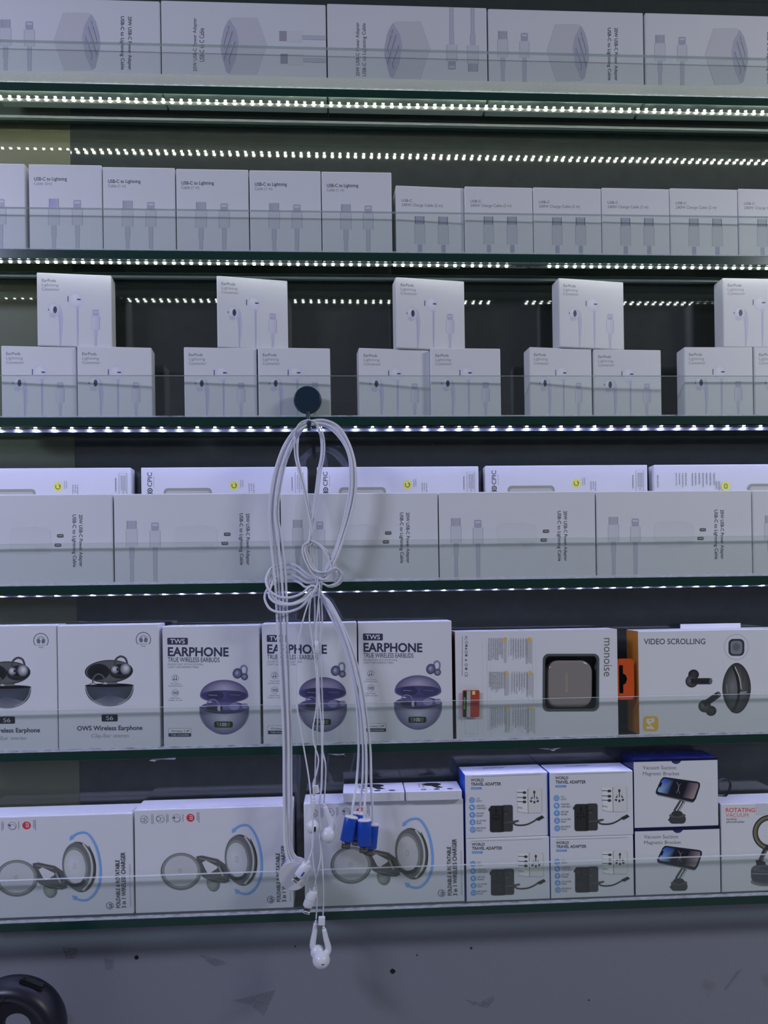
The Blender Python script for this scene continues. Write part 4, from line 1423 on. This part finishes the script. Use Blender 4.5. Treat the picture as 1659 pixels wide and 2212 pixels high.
zt = put('charger', 'charger_box', 'white wireless charger carton with two small flat cartons lying on it', 'box', 659, 1004, 1736, z, 0.017, 0.0, g)[0]
g = 'travel adapter cartons in two stacks'
za = put('travel', 'travel_adapter_box', 'white travel adapter carton, lower of the stack beside the charger cartons', 'box', 1008, 1188.5, 1813, z, 0.015, 0.0, g)[0]
put('travel', 'travel_adapter_box', 'white travel adapter carton with blue side, upper of the stack beside the charger cartons', 'box', 1006, 1185, 1674, za + 0.0004, 0.015, 0.03, g)
za = put('travel', 'travel_adapter_box', 'white travel adapter carton, lower of the stack beside the phone bracket cartons', 'box', 1190, 1370, 1810, z, 0.015, 0.0, g)[0]
put('travel', 'travel_adapter_box', 'white travel adapter carton, upper of the stack beside the phone bracket cartons', 'box', 1188.5, 1369, 1669, za + 0.0004, 0.015, 0.0, g)
g = 'magnetic phone bracket cartons'
za = put('bracket', 'bracket_box', 'white phone bracket carton with blue thumb notch, lower of two', 'box', 1373, 1557, 1790, z, 0.015, 0.0, g)[0]
put('bracket', 'bracket_box', 'white phone bracket carton with navy lid, upper of two', 'box', 1370.5, 1552.5, 1640, za + 0.0004, 0.015, 0.0, g)
put('rotating', 'phone_holder_box', 'white carton printed ROTATING VACUUM in red with a strap loop on top', 'box', 1560, 1736, 1737, z, 0.015, 0.0)
# flat cartons on top of the third charger carton
QW, QD, QH = 0.108, 0.052, 0.0135
G = lambda r, g_, b: C(r, g_, b, (170, 173, 235))
a = Art(QW, QD, (0, 0), (160, 0), (0, 100))
a.ell(82, 30, 27, 17, G(28, 30, 44)); a.poly([(74, 40), (92, 36), (112, 66), (92, 72)], G(40, 42, 56))
a.ring(82, 30, 29, 19, 1, G(110, 113, 160), 160, 250)
micro(a, 38, 60, 20, 70, G(120, 123, 175), 2, True, 51); micro(a, 108, 140, 12, 22, G(120, 123, 175), 1, False, 52)
for x, r_ in ((52, 8), (90, 9), (128, 9)):
    a.ell(x, 84, r_, 7, G(62, 66, 120))
a.ell(52, 84, 4, 3, G(150, 153, 210))
tp = a.parts()
for nm, me in tp:
    for v in me.vertices:
        v.co = Vector((v.co.x, v.co.z, QH - v.co.y))
body = carton_mesh(QW, QH, QD, 0.001)
fl = box_mesh('front_flap', (0.003, -0.0008, 0.0005), (QW - 0.010, 0.0002, QH - 0.0005), (PAPER,), 0.0002)
kind('flat', (QW, QH, QD), [('carton', body), ('front_flap', fl)] + tp)
g = 'small flat cartons on the charger carton'
put('flat', 'flat_earphone_box', 'small flat white carton lying on the charger carton, nearer the hanging earphones', 'box', 741, 874, None, zt + 0.0013, 0.012, -0.02, g)
put('flat', 'flat_earphone_box', 'small flat white carton lying on the charger carton, against the travel adapters', 'box', 877, 998, None, zt + 0.0013, 0.010, -0.01, g)

# ---------------------------------------------------------------- hook, chargers, earphones
c = P(664.5, 865, -0.001)
hk = root('suction_hook', 'round dark teal suction hook stuck on the glass lip', 'hook', (c.x, -0.0005, c.z))
bm = bmesh.new()
R = 0.0188
lathe_bm(bm, [(0, -0.0002), (R * 1.03, -0.0002), (R * 1.05, -0.0012), (R * 1.0, -0.006), (R * 0.97, -0.0078), (R * 0.93, -0.0084), (0, -0.0084)], (0, 0, 0), (0, 1, 0), 48)
bmesh.ops.recalc_face_normals(bm, faces=bm.faces)
mesh_obj('suction_disc', bm_mesh('suction_disc', bm, (HOOKMAT,)), hk)
base = Vector(hk.location)
hp = [P(665, 888, -0.006) - base, P(666, 902, -0.0062) - base, P(667, 917, -0.0075) - base, P(667.4, 925, -0.0125) - base, P(667.5, 926, -0.022) - base,
      P(667.5, 926, -0.032) - base, P(667.5, 922, -0.0395) - base, P(667.5, 914, -0.0415) - base]
tube_obj('hook_arm', hp, 0.0030, HOOKMAT, hk, 12)
bm = bmesh.new()
bmesh.ops.create_uvsphere(bm, u_segments=14, v_segments=10, radius=0.0036)
o = mesh_obj('hook_tip', bm_mesh('hook_tip', bm, (HOOKMAT,), True), hk)
o.location = hp[-1]


def path(pts, y0, j=0.0):
    """(px, py[, dy]) list to places in front of the shelves"""
    return [P(p[0], p[1], y0 + (p[2] if len(p) > 2 else 0)) for p in pts]


CR = 0.00175
CABLES, SOLIDS = [], []          # cables wait here until they have been laid clear of each other


def cable(name, pts, rad, parent, lo=6, hi=6):
    """world points of one cable, evenly spaced; lo / hi points at the ends stay where they are fixed"""
    d = catmull(pts, 12)
    out, acc, step = [d[0]], 0.0, 0.0016
    for p, q in zip(d, d[1:]):
        L = (q - p).length
        while acc + L >= step:
            p = p + (q - p) * ((step - acc) / L)
            out.append(p.copy())
            L = (q - p).length
            acc = 0.0
        acc += L
    out.append(d[-1])
    CABLES.append((name, out, rad, parent, lo, hi))


def solid(p, r):
    SOLIDS.append((Vector(p), r))


for p_ in catmull(hp, 6):
    solid(p_ + base, 0.0030)
lab = ['outermost puck with the bare silver face', 'second puck in the stack', 'third puck in the stack', 'puck nearest the shelf in the stack']
plugs = [((787, 1771), (787, 1827), (785.5, 1842), -0.034), ((759.5, 1764), (749, 1817), (746.5, 1832), -0.031),
         ((776.5, 1756), (770, 1812), (768, 1826), -0.020), ((804, 1780), (799, 1832), (794, 1847), -0.022)]
loopv = [((668, 1244), (640, 1222), (612, 1219), (588, 1226), (575, 1250), (580, 1272), (600, 1288), (625, 1291), (652, 1282), (674, 1266)),
         ((666, 1250), (640, 1232), (614, 1229), (592, 1236), (581, 1258), (585, 1284), (602, 1299), (628, 1304), (654, 1293), (676, 1272)),
         ((664, 1258), (642, 1246), (618, 1240), (596, 1250), (584, 1270), (582, 1290), (600, 1304), (630, 1306), (658, 1296), (680, 1276)),
         ((662, 1268), (646, 1258), (624, 1253), (600, 1256), (580, 1270), (572, 1290), (583, 1315), (610, 1323), (645, 1314), (682, 1284))]
tailv = [((700, 1292), (726, 1330), (752, 1392), (770, 1455), (783, 1530), (790, 1600), (791, 1690)),
         ((694, 1290), (714, 1330), (738, 1380), (754, 1430), (768, 1500), (775, 1600), (770, 1690)),
         ((698, 1290), (720, 1328), (745, 1390), (762, 1450), (777, 1530), (784, 1610), (783, 1690)),
         ((704, 1292), (730, 1332), (757, 1392), (776, 1455), (790, 1530), (800, 1620), (802, 1700))]
for i in range(4):
    dy = 0.0042 * i
    cx, cy = 633.5 + (0, 2.5, 4, 5)[i], 1893 - (0, 4, 7, 10)[i]
    yd = -0.0350 + 0.0058 * i
    ctr = P(cx, cy, yd)
    t = root('magnetic_charger', 'white magnetic charger with blue plug, ' + lab[i], 'charger', ctr, 0, 'magnetic chargers hanging on the hook')
    bm = bmesh.new()
    R = 0.0200
    lathe_bm(bm, [(0, 0), (R * 0.95, 0), (R * 0.985, 0.0004), (R, 0.0014), (R, 0.0042), (R * 0.98, 0.0052), (0, 0.0054)], (0, 0, 0), (0, 1, 0), 56)
    for f in bm.faces:
        f.material_index = 0 if abs(f.calc_center_median().y) < 0.0003 else 1
    bmesh.ops.recalc_face_normals(bm, faces=bm.faces)
    mesh_obj('puck', bm_mesh('puck', bm, (PUCK, PUCKRIM)), t)
    k = (i - 1.5)
    sx = [(0, 1, 2, 3)[i]][0]
    y0 = -0.0235 + 0.0035 * (i % 2)
    yk = [0, 0.0015, 0.003, 0.0045][i]
    pts = [(cx - 8 + 5 * sx, cy - 26, yd + 0.0027 - y0), (617 + 5 * sx, 1840, yd + 0.004 - y0), (613.5 + 5.2 * sx, 1720), (612.5 + 5.3 * sx, 1600), (607 + 6 * sx, 1480), (601 + 6.6 * sx, 1380), (596 + 7.6 * sx, 1290), (590 + 8.2 * sx, 1220), (584.5 + 7.6 * sx, 1160),
           (582 + 6 * sx, 1110), (587 + 6.4 * sx, 1050), (599 + 6 * sx, 1000), (618 + 6 * sx, 955), (644 + 5 * sx, 924), (672 + 4 * sx, 911.5 + 1.5 * i), (702 + 2 * sx, 908.5 + 4.5 * i), (730 - 1.5 * sx, 921 + 5.0 * i), (750 - 2 * sx, 950 + 3.5 * i), (764 - 3 * sx, 990),
           (769 - 4.2 * sx, 1030), (767 - 4.2 * sx, 1070), (757 - 4 * sx, 1115), (744 - 3 * sx, 1155), (728 - 2.5 * sx, 1200), (708 - 2 * sx, 1235, 0.004), (690, 1252, 0.006)]
    pts += [(p[0], p[1], (0.004, 0.009, 0.010, 0.004, -0.004, -0.009, -0.012, -0.012, -0.009, -0.002)[q] - yk * 0.4) for q, p in enumerate(loopv[i])]
    pts += [(p[0], p[1], 0.002 + (0, 0.003, 0.004, 0.001)[i]) for p in tailv[i]]
    w = path(pts, y0)
    pt, pb, pm, py = plugs[i]
    w += [P(pt[0] + (0.25 * (pt[0] - pb[0])), pt[1] - 22, py), P(pt[0], pt[1] + 2, py)]
    cable('cable', w, CR, t)
    A, B, M_ = P(*pt, py), P(*pb, py), P(*pm, py)
    ax = (B - A).normalized()
    plug = tube_obj('plug', [A - ctr - ax * 0.0006, A - ctr, A - ctr + ax * 0.0016], [0.0084, 0.0092, 0.0092], WHITEPL, t, 20, 0)
    bm = bmesh.new()
    tube_bm(bm, [A - ctr + ax * 0.0017, A - ctr + ax * 0.0020, B - ctr - ax * 0.0008, B - ctr], [0.0090, 0.0094, 0.0094, 0.0088], 20, 0, 0.62)
    bmesh.ops.recalc_face_normals(bm, faces=bm.faces)
    mesh_obj('blue_sleeve', bm_mesh('blue_sleeve', bm, (BLUE,)), plug)
    # flatten the white collar like the sleeve
    bm = bmesh.new()
    tube_bm(bm, [B - ctr - ax * 0.001, M_ - ctr], 0.0060, 16, 0, 0.5)
    bmesh.ops.recalc_face_normals(bm, faces=bm.faces)
    mesh_obj('metal_tip', bm_mesh('metal_tip', bm, (DARKSTEEL,)), plug)
    me = plug.data
    for v in me.vertices:
        v.co.y = (A - ctr).y + (v.co.y - (A - ctr).y) * 0.66

ER = 0.00105


def lplug(parent, base, top, bot, tip, y, blue):
    """small white plug with a flat metal tongue"""
    A, B, T = P(*top, y) - base, P(*bot, y) - base, P(*tip, y) - base
    ax = (B - A).normalized()
    for q_ in range(8):
        solid(base + A + ax * ((B - A).length * q_ / 7), 0.0068)
    o = tube_obj('plug', [A, A + ax * 0.0008, B - ax * 0.0008, B], [0.0062, 0.0068, 0.0068, 0.0062], WHITEPL, parent, 18, 0)
    bm = bmesh.new()
    tube_bm(bm, [B - ax * 0.001, T], 0.0043, 12, 0, 0.4)
    bmesh.ops.recalc_face_normals(bm, faces=bm.faces)
    tn = mesh_obj('metal_tongue', bm_mesh('metal_tongue', bm, (DARKSTEEL,)), o)
    bm = bmesh.new()
    tube_bm(bm, [T - ax * 0.0034, T + ax * 0.0004], 0.0046, 12, 0, 0.42)
    bmesh.ops.recalc_face_normals(bm, faces=bm.faces)
    fr = mesh_obj('tongue_frame', bm_mesh('tongue_frame', bm, (WHITEPL,)), o)
    bm = bmesh.new()
    tube_bm(bm, [T - ax * 0.0024 + Vector((0, -0.0014, 0)), T - ax * 0.0008 + Vector((0, -0.0014, 0))], 0.0030, 12, 0, 0.3)
    mesh_obj('contacts', bm_mesh('contacts', bm, (DARKSTEEL,)), o)
    bm = bmesh.new()
    tube_bm(bm, [A - ax * 0.005, A + ax * 0.001], [0.0018, 0.0022], 10)
    mesh_obj('strain_relief', bm_mesh('strain_relief', bm, (WHITEPL,)), o)
    if blue:
        bm = bmesh.new()
        m = B * 0.62 + A * 0.38
        side = ax.cross(Vector((0, -1, 0))).normalized()
        tube_bm(bm, [m - ax * 0.0032 + side * -0.0018 + Vector((0, -0.0062, 0)), m + ax * 0.0032 + side * -0.0018 + Vector((0, -0.0062, 0))], 0.0013, 8)
        mesh_obj('blue_mark', bm_mesh('blue_mark', bm, (BLUE,)), o)
    else:
        bm = bmesh.new()
        m = B * 0.5 + A * 0.5
        tube_bm(bm, [m, m + ax * 0.0005], 0.0069, 18)
        mesh_obj('seam', bm_mesh('seam', bm, (principled('seam_grey', (0.5, 0.5, 0.52), 0.5),)), o)
    return o


def earbud(parent, base, stem_top, stem_bot, head, r, y, grill, axis=(0, -1, 0), grr=(0.0024, 0.0011), front=True, hy=-0.004):
    A, B = P(*stem_top, y) - base, P(*stem_bot, y) - base
    H = P(*head, y + hy) - base
    o = bpy.data.objects.new('earbud', None)
    bm = bmesh.new()
    st = catmull([A, A * 0.6 + B * 0.4, B, B * 0.4 + H * 0.6], 5)
    n = len(st)
    for q_ in st[4:]:
        solid(q_ + base, 0.0046)
    solid(H + base, r)
    tube_bm(bm, st, [0.0030 + 0.0022 * (k / (n - 1)) for k in range(n)], 14)
    r_ = bmesh.ops.create_uvsphere(bm, u_segments=28, v_segments=18, radius=1.0)
    d = Vector(axis).normalized()
    rot = d.to_track_quat('Z', 'Y').to_matrix()
    for v in r_['verts']:
        q = v.co
        k = 1.0 - 0.16 * max(0, q.z)           # snout narrows towards the ear
        v.co = H + rot @ Vector((q.x * r * k, q.y * r * k, q.z * r * 0.92))
        for f in v.link_faces:
            f.smooth = True
    ob = mesh_obj('earbud', bm_mesh('earbud', bm, (WHITEPL,)), parent)
    # collar ring on the stem top
    bm = bmesh.new()
    ax = (B - A).normalized()
    tube_bm(bm, [A - ax * 0.0042, A + ax * 0.0004], [0.0015, 0.0019], 10)
    mesh_obj('strain_relief', bm_mesh('strain_relief', bm, (WHITEPL,)), ob)
    bm = bmesh.new()
    s_ = bmesh.ops.create_uvsphere(bm, u_segments=16, v_segments=8, radius=1.0)
    gd = Vector(grill).normalized()
    gr = gd.to_track_quat('Y', 'Z').to_matrix()
    for v in s_['verts']:
        v.co = H + gd * r * 0.84 + gr @ Vector((v.co.x * grr[0], v.co.y * 0.0012, v.co.z * grr[1]))
    mesh_obj('speaker_mesh', bm_mesh('speaker_mesh', bm, (GLOSSBLK,), True), ob)
    return ob


def slider(parent, base, px, py, y, w=0.0044, h=0.0046, ang=0.0):
    c = P(px, py, y) - base
    bm = bmesh.new()
    box_bm(bm, (-w, -0.0028, -h), (w, 0.0028, h), 0.0007)
    o = mesh_obj('cord_slider', bm_mesh('cord_slider', bm, (WHITEPL,)), parent)
    o.location = c
    o.rotation_euler = (0, ang, 0)
    solid(c + base, 0.0064)
    return o


def knot(o, y):
    return [(672 + o, 1148, y), (668 + o, 1172, y - .002), (658 + o, 1178, y - .004), (656 + o, 1196, y - .006), (666 + o, 1222, y - .008), (682 + o, 1244, y - .009), (702 + o, 1252, y - .007), (717 + o, 1240, y - .002), (718 + o, 1222, y + .002),
            (706 + o, 1196, y + .003), (690 + o, 1178, y + .002), (672 + o, 1169, y), (661 + o, 1178, y - .003), (664 + o, 1202, y - .006), (680 + o, 1232, y - .009), (704 + o, 1236, y - .010), (726, 1227, y - .008),
            (736 - o, 1240, y - .003), (728 - o, 1258, y), (708, 1265, y), (692 + o * .5, 1258, y + .002)]


b0 = P(667, 914, -0.022)
loopL = [(652, 914), (642, 928), (638.5, 950), (639, 985), (645, 1012), (654, 1045), (664, 1090), (671, 1125)]
loopR = [(684, 914), (693, 930), (698, 955), (697, 985), (691, 1015), (686, 1055), (680, 1100), (674.5, 1128)]
sets = [dict(label='white wired earphones with the blue marked plug and the higher hanging earbuds',
             main=[(678, 1275), (664, 1308), (652, 1350), (643, 1400), (640, 1460), (640, 1515), (648, 1565), (658, 1625), (667, 1680), (673, 1740), (676, 1790), (674, 1835), (668, 1855)],
             plug=((664, 1866), (645, 1893), (636, 1905)), blue=True,
             remote=(684, 1388), split=[(690, 1270), (687, 1310), (684, 1350), (683.5, 1410), (684, 1470), (683, 1530), (676, 1575), (678, 1605), (688, 1640), (684, 1668), (676.5, 1692)],
             other=[(690, 1275), (690, 1330), (692, 1400), (695, 1480), (698, 1560), (697, 1620), (703, 1650), (703, 1690), (700, 1735)], o=-2, y=-0.026),
        dict(label='white wired earphones with the seamed plug and the lowest hanging earbuds',
             main=[(676, 1272), (668, 1330), (674, 1380), (682, 1440), (688, 1500), (694, 1560), (697, 1620), (694, 1680), (688, 1730), (690, 1775), (695, 1820), (692, 1860), (684, 1890), (678, 1912)],
             plug=((676, 1924), (664, 1958), (661.5, 1973)), blue=False,
             remote=None, split=[(684, 1272), (680, 1330), (682, 1400), (687, 1470), (686, 1550), (682, 1620), (680, 1700), (674, 1760), (675, 1830), (680, 1890), (684, 1940), (683, 1985)],
             other=[(694, 1272), (696, 1340), (688, 1420), (690, 1500), (695, 1600), (694, 1690), (690, 1760), (695, 1830), (698, 1900), (698.5, 1950), (697.5, 1985)], o=3, y=-0.0215)]
for i, d in enumerate(sets):
    y = d['y']
    t = root('wired_earphones', d['label'], 'earphones', b0, 0, 'wired earphones hanging on the hook')
    o = d['o']
    # main loop over the hook: plug end up, over, down into the knot
    up = list(reversed(d['main']))
    kn = knot(o, 0)
    pts = [(p[0], p[1], -0.004) for p in up] + [(686, 1258, 0.002), (676, 1225, 0.003), (672, 1180, 0.002), (673, 1140, 0)]
    pts += [(p[0] + o * 0.9, p[1] + (1.5 * i), 0) for p in reversed(loopL)]
    pts += [(667, 908.5 + 2 * i, 0)]
    pts += [(p[0] + o * 0.9, p[1] + (1.5 * i), 0.001) for p in loopR]
    pts += kn + [(p[0], p[1], 0.003) for p in d['split']]
    w = path(pts, y)
    # plug end joins the plug
    tp_, bt, tip = d['plug']
    py_ = y - (0.018 if i == 0 else 0.004)
    for q_ in range(5):
        p_ = up[q_]
        w[q_] = P(p_[0], p_[1], y - 0.004 + (py_ - y + 0.004) * (1 - q_ / 5))
    w[0] = P(tp_[0], tp_[1] - 2, py_)
    cable('cable', w, ER, t)
    # second strand doubled through the loop
    pts = [(p[0] + o * 0.5 + 3.2, p[1] + 2 + i, 0.003) for p in reversed(loopL)] + [(668, 912 + 2 * i, 0.003)] + [(p[0] + o * 0.5 - 3.2, p[1] + 2 + i, 0.003) for p in loopR]
    pts = [(684, 1262, 0.003), (673, 1190, 0.003), (674, 1142, 0.003)] + pts + [(p[0] + 4, p[1] + 3, p[2] + 0.0025) for p in kn] + [(p[0], p[1], 0.006) for p in d['other']]
    cable('earbud_cable', path(pts, y), ER, t)
    lplug(t, b0, tp_, bt, tip, py_, d['blue'])
    if i == 0:
        c = P(683.5, 1399, y + 0.003)
        tube_obj('remote', [P(684, 1384, y + 0.003) - b0, P(684, 1386, y + 0.003) - b0, P(683.5, 1410, y + 0.003) - b0, P(683.5, 1412, y + 0.003) - b0], [0.0017, 0.0030, 0.0030, 0.0017], WHITEPL, t, 12, 0)
        slider(t, b0, 682.5, 1705, y + 0.001, 0.0042, 0.0052, -0.18)
        cable('earbud_cable', [P(676.5, 1692, y + 0.003), P(677, 1710, y + 0.0035), P(677.5, 1725, y + 0.004)], ER, t, 99, 99)
        earbud(t, b0, (677.5, 1727), (669, 1775), (676, 1786), 0.0096, y + 0.004, (0.35, -0.9, -0.15), (0.5, -0.8, 0), (0.0017, 0.0042), hy=-0.002)
        earbud(t, b0, (701.5, 1742), (717, 1785), (708.5, 1804), 0.0110, y + 0.005, (0.62, -0.68, -0.45), (-0.6, -0.5, 0), (0.0006, 0.0018), hy=-0.002)
    else:
        slider(t, b0, 695, 1989, y + 0.0, 0.0046, 0.0056, 0.05)
        earbud(t, b0, (682, 1994), (676, 2045), (686, 2056), 0.0100, y + 0.006, (-0.2, 1, 0), (-0.2, 0.9, 0), hy=0.0)
        earbud(t, b0, (700, 2007), (709, 2052), (694, 2074), 0.0121, y + 0.001, (0.22, -1, -0.1), (0.05, -1, 0), (0.0027, 0.0012), hy=-0.006)
        cable('earbud_cable', [P(697.5, 1984, y + 0.006), P(699, 2000, y + 0.003), P(700, 2008, y + 0.001)], ER, t, 99, 99)

# lay the cables: strands that would run through each other, a bud, a plug or the hook are moved aside, mostly in depth
import numpy as np
from mathutils.kdtree import KDTree
X = np.array([tuple(p) for c_ in CABLES for p in c_[1]])
RAD = np.array([c_[2] for c_ in CABLES for p in c_[1]])
CID = np.array([k for k, c_ in enumerate(CABLES) for p in c_[1]])
IDX = np.array([k for c_ in CABLES for k in range(len(c_[1]))])
LEN = np.array([len(c_[1]) for c_ in CABLES for p in c_[1]])
LO = np.array([c_[4] for c_ in CABLES for p in c_[1]])
HI = np.array([c_[5] for c_ in CABLES for p in c_[1]])
FREE = np.clip(np.minimum((IDX - LO + 1) / 8.0, (LEN - 1 - IDX - HI + 1) / 8.0), 0, 1)
ATT = np.minimum(IDX, LEN - 1 - IDX) < 26                      # next to its own plug or bud
SP = np.array([tuple(p) for p, r_ in SOLIDS])
SR = np.array([r_ for p, r_ in SOLIDS])
WT = np.array([0.45, 1.0, 0.45])
X0 = X.copy()
GAP = 1.14
starts = np.cumsum([0] + [len(c_[1]) for c_ in CABLES])
pairs = None
for it in range(300):
    if it % 10 == 0:
        kd = KDTree(len(X))
        for k, p in enumerate(X):
            kd.insert(p, k)
        kd.balance()
        pa = []
        for k, p in enumerate(X):
            for _, j, _d in kd.find_range(p, 0.0062):
                if j > k and (CID[j] != CID[k] or j - k > 12):
                    pa.append((k, j))
        pairs = np.array(pa)
        sp_ = []
        for m_, (p, r_) in enumerate(SOLIDS):
            for _, j, _d in kd.find_range(p, r_ + 0.006):
                if not ATT[j]:
                    sp_.append((m_, j))
        spairs = np.array(sp_)
    D = np.zeros_like(X)
    N = np.zeros(len(X))
    a_, b_ = pairs[:, 0], pairs[:, 1]
    d = X[a_] - X[b_]
    L = np.linalg.norm(d, axis=1) + 1e-9
    pen = np.maximum((RAD[a_] + RAD[b_]) * GAP - L, 0)
    u = d / L[:, None]
    u[:, 1] += np.where(u[:, 1] >= 0, 0.25, -0.25)               # part in depth first
    u = u * WT
    u /= np.linalg.norm(u, axis=1)[:, None]
    mv = u * pen[:, None] * 0.5
    hit = pen > 0
    np.add.at(D, a_[hit], mv[hit]); np.add.at(D, b_[hit], -mv[hit])
    np.add.at(N, a_[hit], 1); np.add.at(N, b_[hit], 1)
    if len(spairs):
        m_, j_ = spairs[:, 0], spairs[:, 1]
        d = X[j_] - SP[m_]
        L = np.linalg.norm(d, axis=1) + 1e-9
        pen = np.maximum(SR[m_] + RAD[j_] * GAP - L, 0)
        mv = d / L[:, None] * pen[:, None]
        hit = pen > 0
        np.add.at(D, j_[hit], mv[hit]); np.add.at(N, j_[hit], 1)
    X += D / np.maximum(N, 1)[:, None] * 1.2 * FREE[:, None]
    if it < 270:
        T = X - X0                                               # keep each strand a smooth curve
        for k in range(len(CABLES)):
            t_ = T[starts[k]:starts[k + 1]]
            if len(t_) > 4:
                t_[1:-1] = t_[1:-1] * 0.5 + (t_[:-2] + t_[2:]) * 0.25
        X = X0 + T
    X[:, 1] = np.minimum(X[:, 1], np.maximum(X0[:, 1], -0.0012 - RAD))
for k, (nm, pts_, rad, par, lo_, hi_) in enumerate(CABLES):
    o_ = Vector(par.location)
    tube_obj(nm, [Vector(p) - o_ for p in X[starts[k]:starts[k + 1]]], rad, CABLE, par, 8, 0)

# ---------------------------------------------------------------- torn tape scraps and a painted reflection under the fifth shelf
for lb, pts in (('torn scrap of white tape under the fifth shelf above the charger cartons', [(322, 1642), (330, 1640), (345, 1638), (380, 1636), (378, 1640), (350, 1641), (336, 1642), (333, 1646), (328, 1643)]),
                ('torn scrap of white tape under the fifth shelf beside the hanging cables', [(708, 1628), (730, 1629.5), (746, 1627), (742, 1631), (748, 1634), (741, 1631.5), (728, 1631.5)]),
                ('white sliver standing in for a bright reflection above the travel adapters', [(1160, 1614), (1190, 1616), (1212, 1613), (1204, 1617), (1196, 1620), (1186, 1618)])):  # this last piece is a painted bright reflection, not tape
    bm = bmesh.new()
    zt_ = SH[5] - TH - 0.0002
    vs = [P(x, y, 0.003) for x, y in pts]
    top = max(v.z for v in vs)
    f = bm.faces.new([bm.verts.new((v.x, 0.003 + (0.004 if k % 2 else 0), zt_ - (top - v.z))) for k, v in enumerate(vs)])
    bmesh.ops.solidify(bm, geom=[f], thickness=0.0003)
    tag(mesh_obj('tape_and_glint', bm_mesh('tape_and_glint', bm, (TORN,))), lb, 'tape')

# ---------------------------------------------------------------- black ring shaped device on the counter
yr = -0.085
c = P(28, 2224, yr)
Rm = (P(28 + 90, 2224, yr) - c).length
rm = (P(28 + 24, 2224, yr) - c).length
dv = root('ring_gadget', 'black moulded plastic ring shaped gadget with a glossy button on its rim', 'gadget', (c.x, yr, CTZ), 0)
cz = CTZ + 0.075 + Rm + rm + 0.0004
mesh_obj('stand', box_mesh('stand', (-0.045, -0.022, 0.0), (0.045, 0.022, 0.081), (BLACKPL,), 0.006, 3), dv)
bm = bmesh.new()
n, m = 64, 20
ring = []
for i in range(n):
    A = 2 * math.pi * i / n
    row = []
    for k in range(m):
        B = 2 * math.pi * k / m
        rr_ = Rm + rm * math.cos(B)
        row.append(bm.verts.new((rr_ * math.cos(A), 0.024 * math.sin(B), (cz - CTZ) + rr_ * math.sin(A))))
    ring.append(row)
for i in range(n):
    for k in range(m):
        bm.faces.new((ring[i][k], ring[(i + 1) % n][k], ring[(i + 1) % n][(k + 1) % m], ring[i][(k + 1) % m])).smooth = True
bmesh.ops.recalc_face_normals(bm, faces=bm.faces)
mesh_obj('rim', bm_mesh('rim', bm, (BLACKPL,)), dv)
hc = P(38, 2224, yr + 0.006)
bm = bmesh.new()
n = 48
ro = Rm - rm * 0.6
rh = (P(28 + 31, 2224, yr) - c).length
for y in (0.004, 0.012):
    O = [bm.verts.new((ro * math.cos(2 * math.pi * k / n), y, (cz - CTZ) + ro * math.sin(2 * math.pi * k / n))) for k in range(n)]
    I = [bm.verts.new((hc.x - c.x + rh * math.cos(2 * math.pi * k / n), y, (cz - CTZ) + rh * math.sin(2 * math.pi * k / n))) for k in range(n)]
    for k in range(n):
        bm.faces.new((O[k], O[(k + 1) % n], I[(k + 1) % n], I[k]))
    if y == 0.004:
        I0 = I
    else:
        for k in range(n):
            bm.faces.new((I0[k], I0[(k + 1) % n], I[(k + 1) % n], I[k]))
bmesh.ops.recalc_face_normals(bm, faces=bm.faces)
mesh_obj('inner_plate', bm_mesh('inner_plate', bm, (BLACKPL,)), dv)
ang = math.radians(66)
bt = mesh_obj('button', box_mesh('button', (-0.0155, -0.007, -0.003), (0.0155, 0.007, 0.0036), (GLOSSBLK,), 0.0028, 4), dv)
bt.location = ((Rm + rm) * math.cos(ang), -0.004, (cz - CTZ) + (Rm + rm) * math.sin(ang) - 0.0005)
bt.rotation_euler = (0, math.pi / 2 - ang, 0)
sp = [(Rm + rm * 0.55) * 1.0, Rm - rm * 0.55]
bm = bmesh.new()
arc = []
for t in range(0, 9):
    f_ = t / 8
    A = math.radians(104 - 16 * math.sin(math.pi * f_))
    rr_ = sp[0] + (sp[1] - sp[0]) * f_
    B = math.acos(max(-1, min(1, (rr_ - Rm) / rm)))
    arc.append((rr_ * math.cos(A), -0.0241 * math.sin(B), (cz - CTZ) + rr_ * math.sin(A)))
tube_bm(bm, arc, 0.0005, 6)
mesh_obj('seam_line', bm_mesh('seam_line', bm, (GLOSSBLK,)), dv)
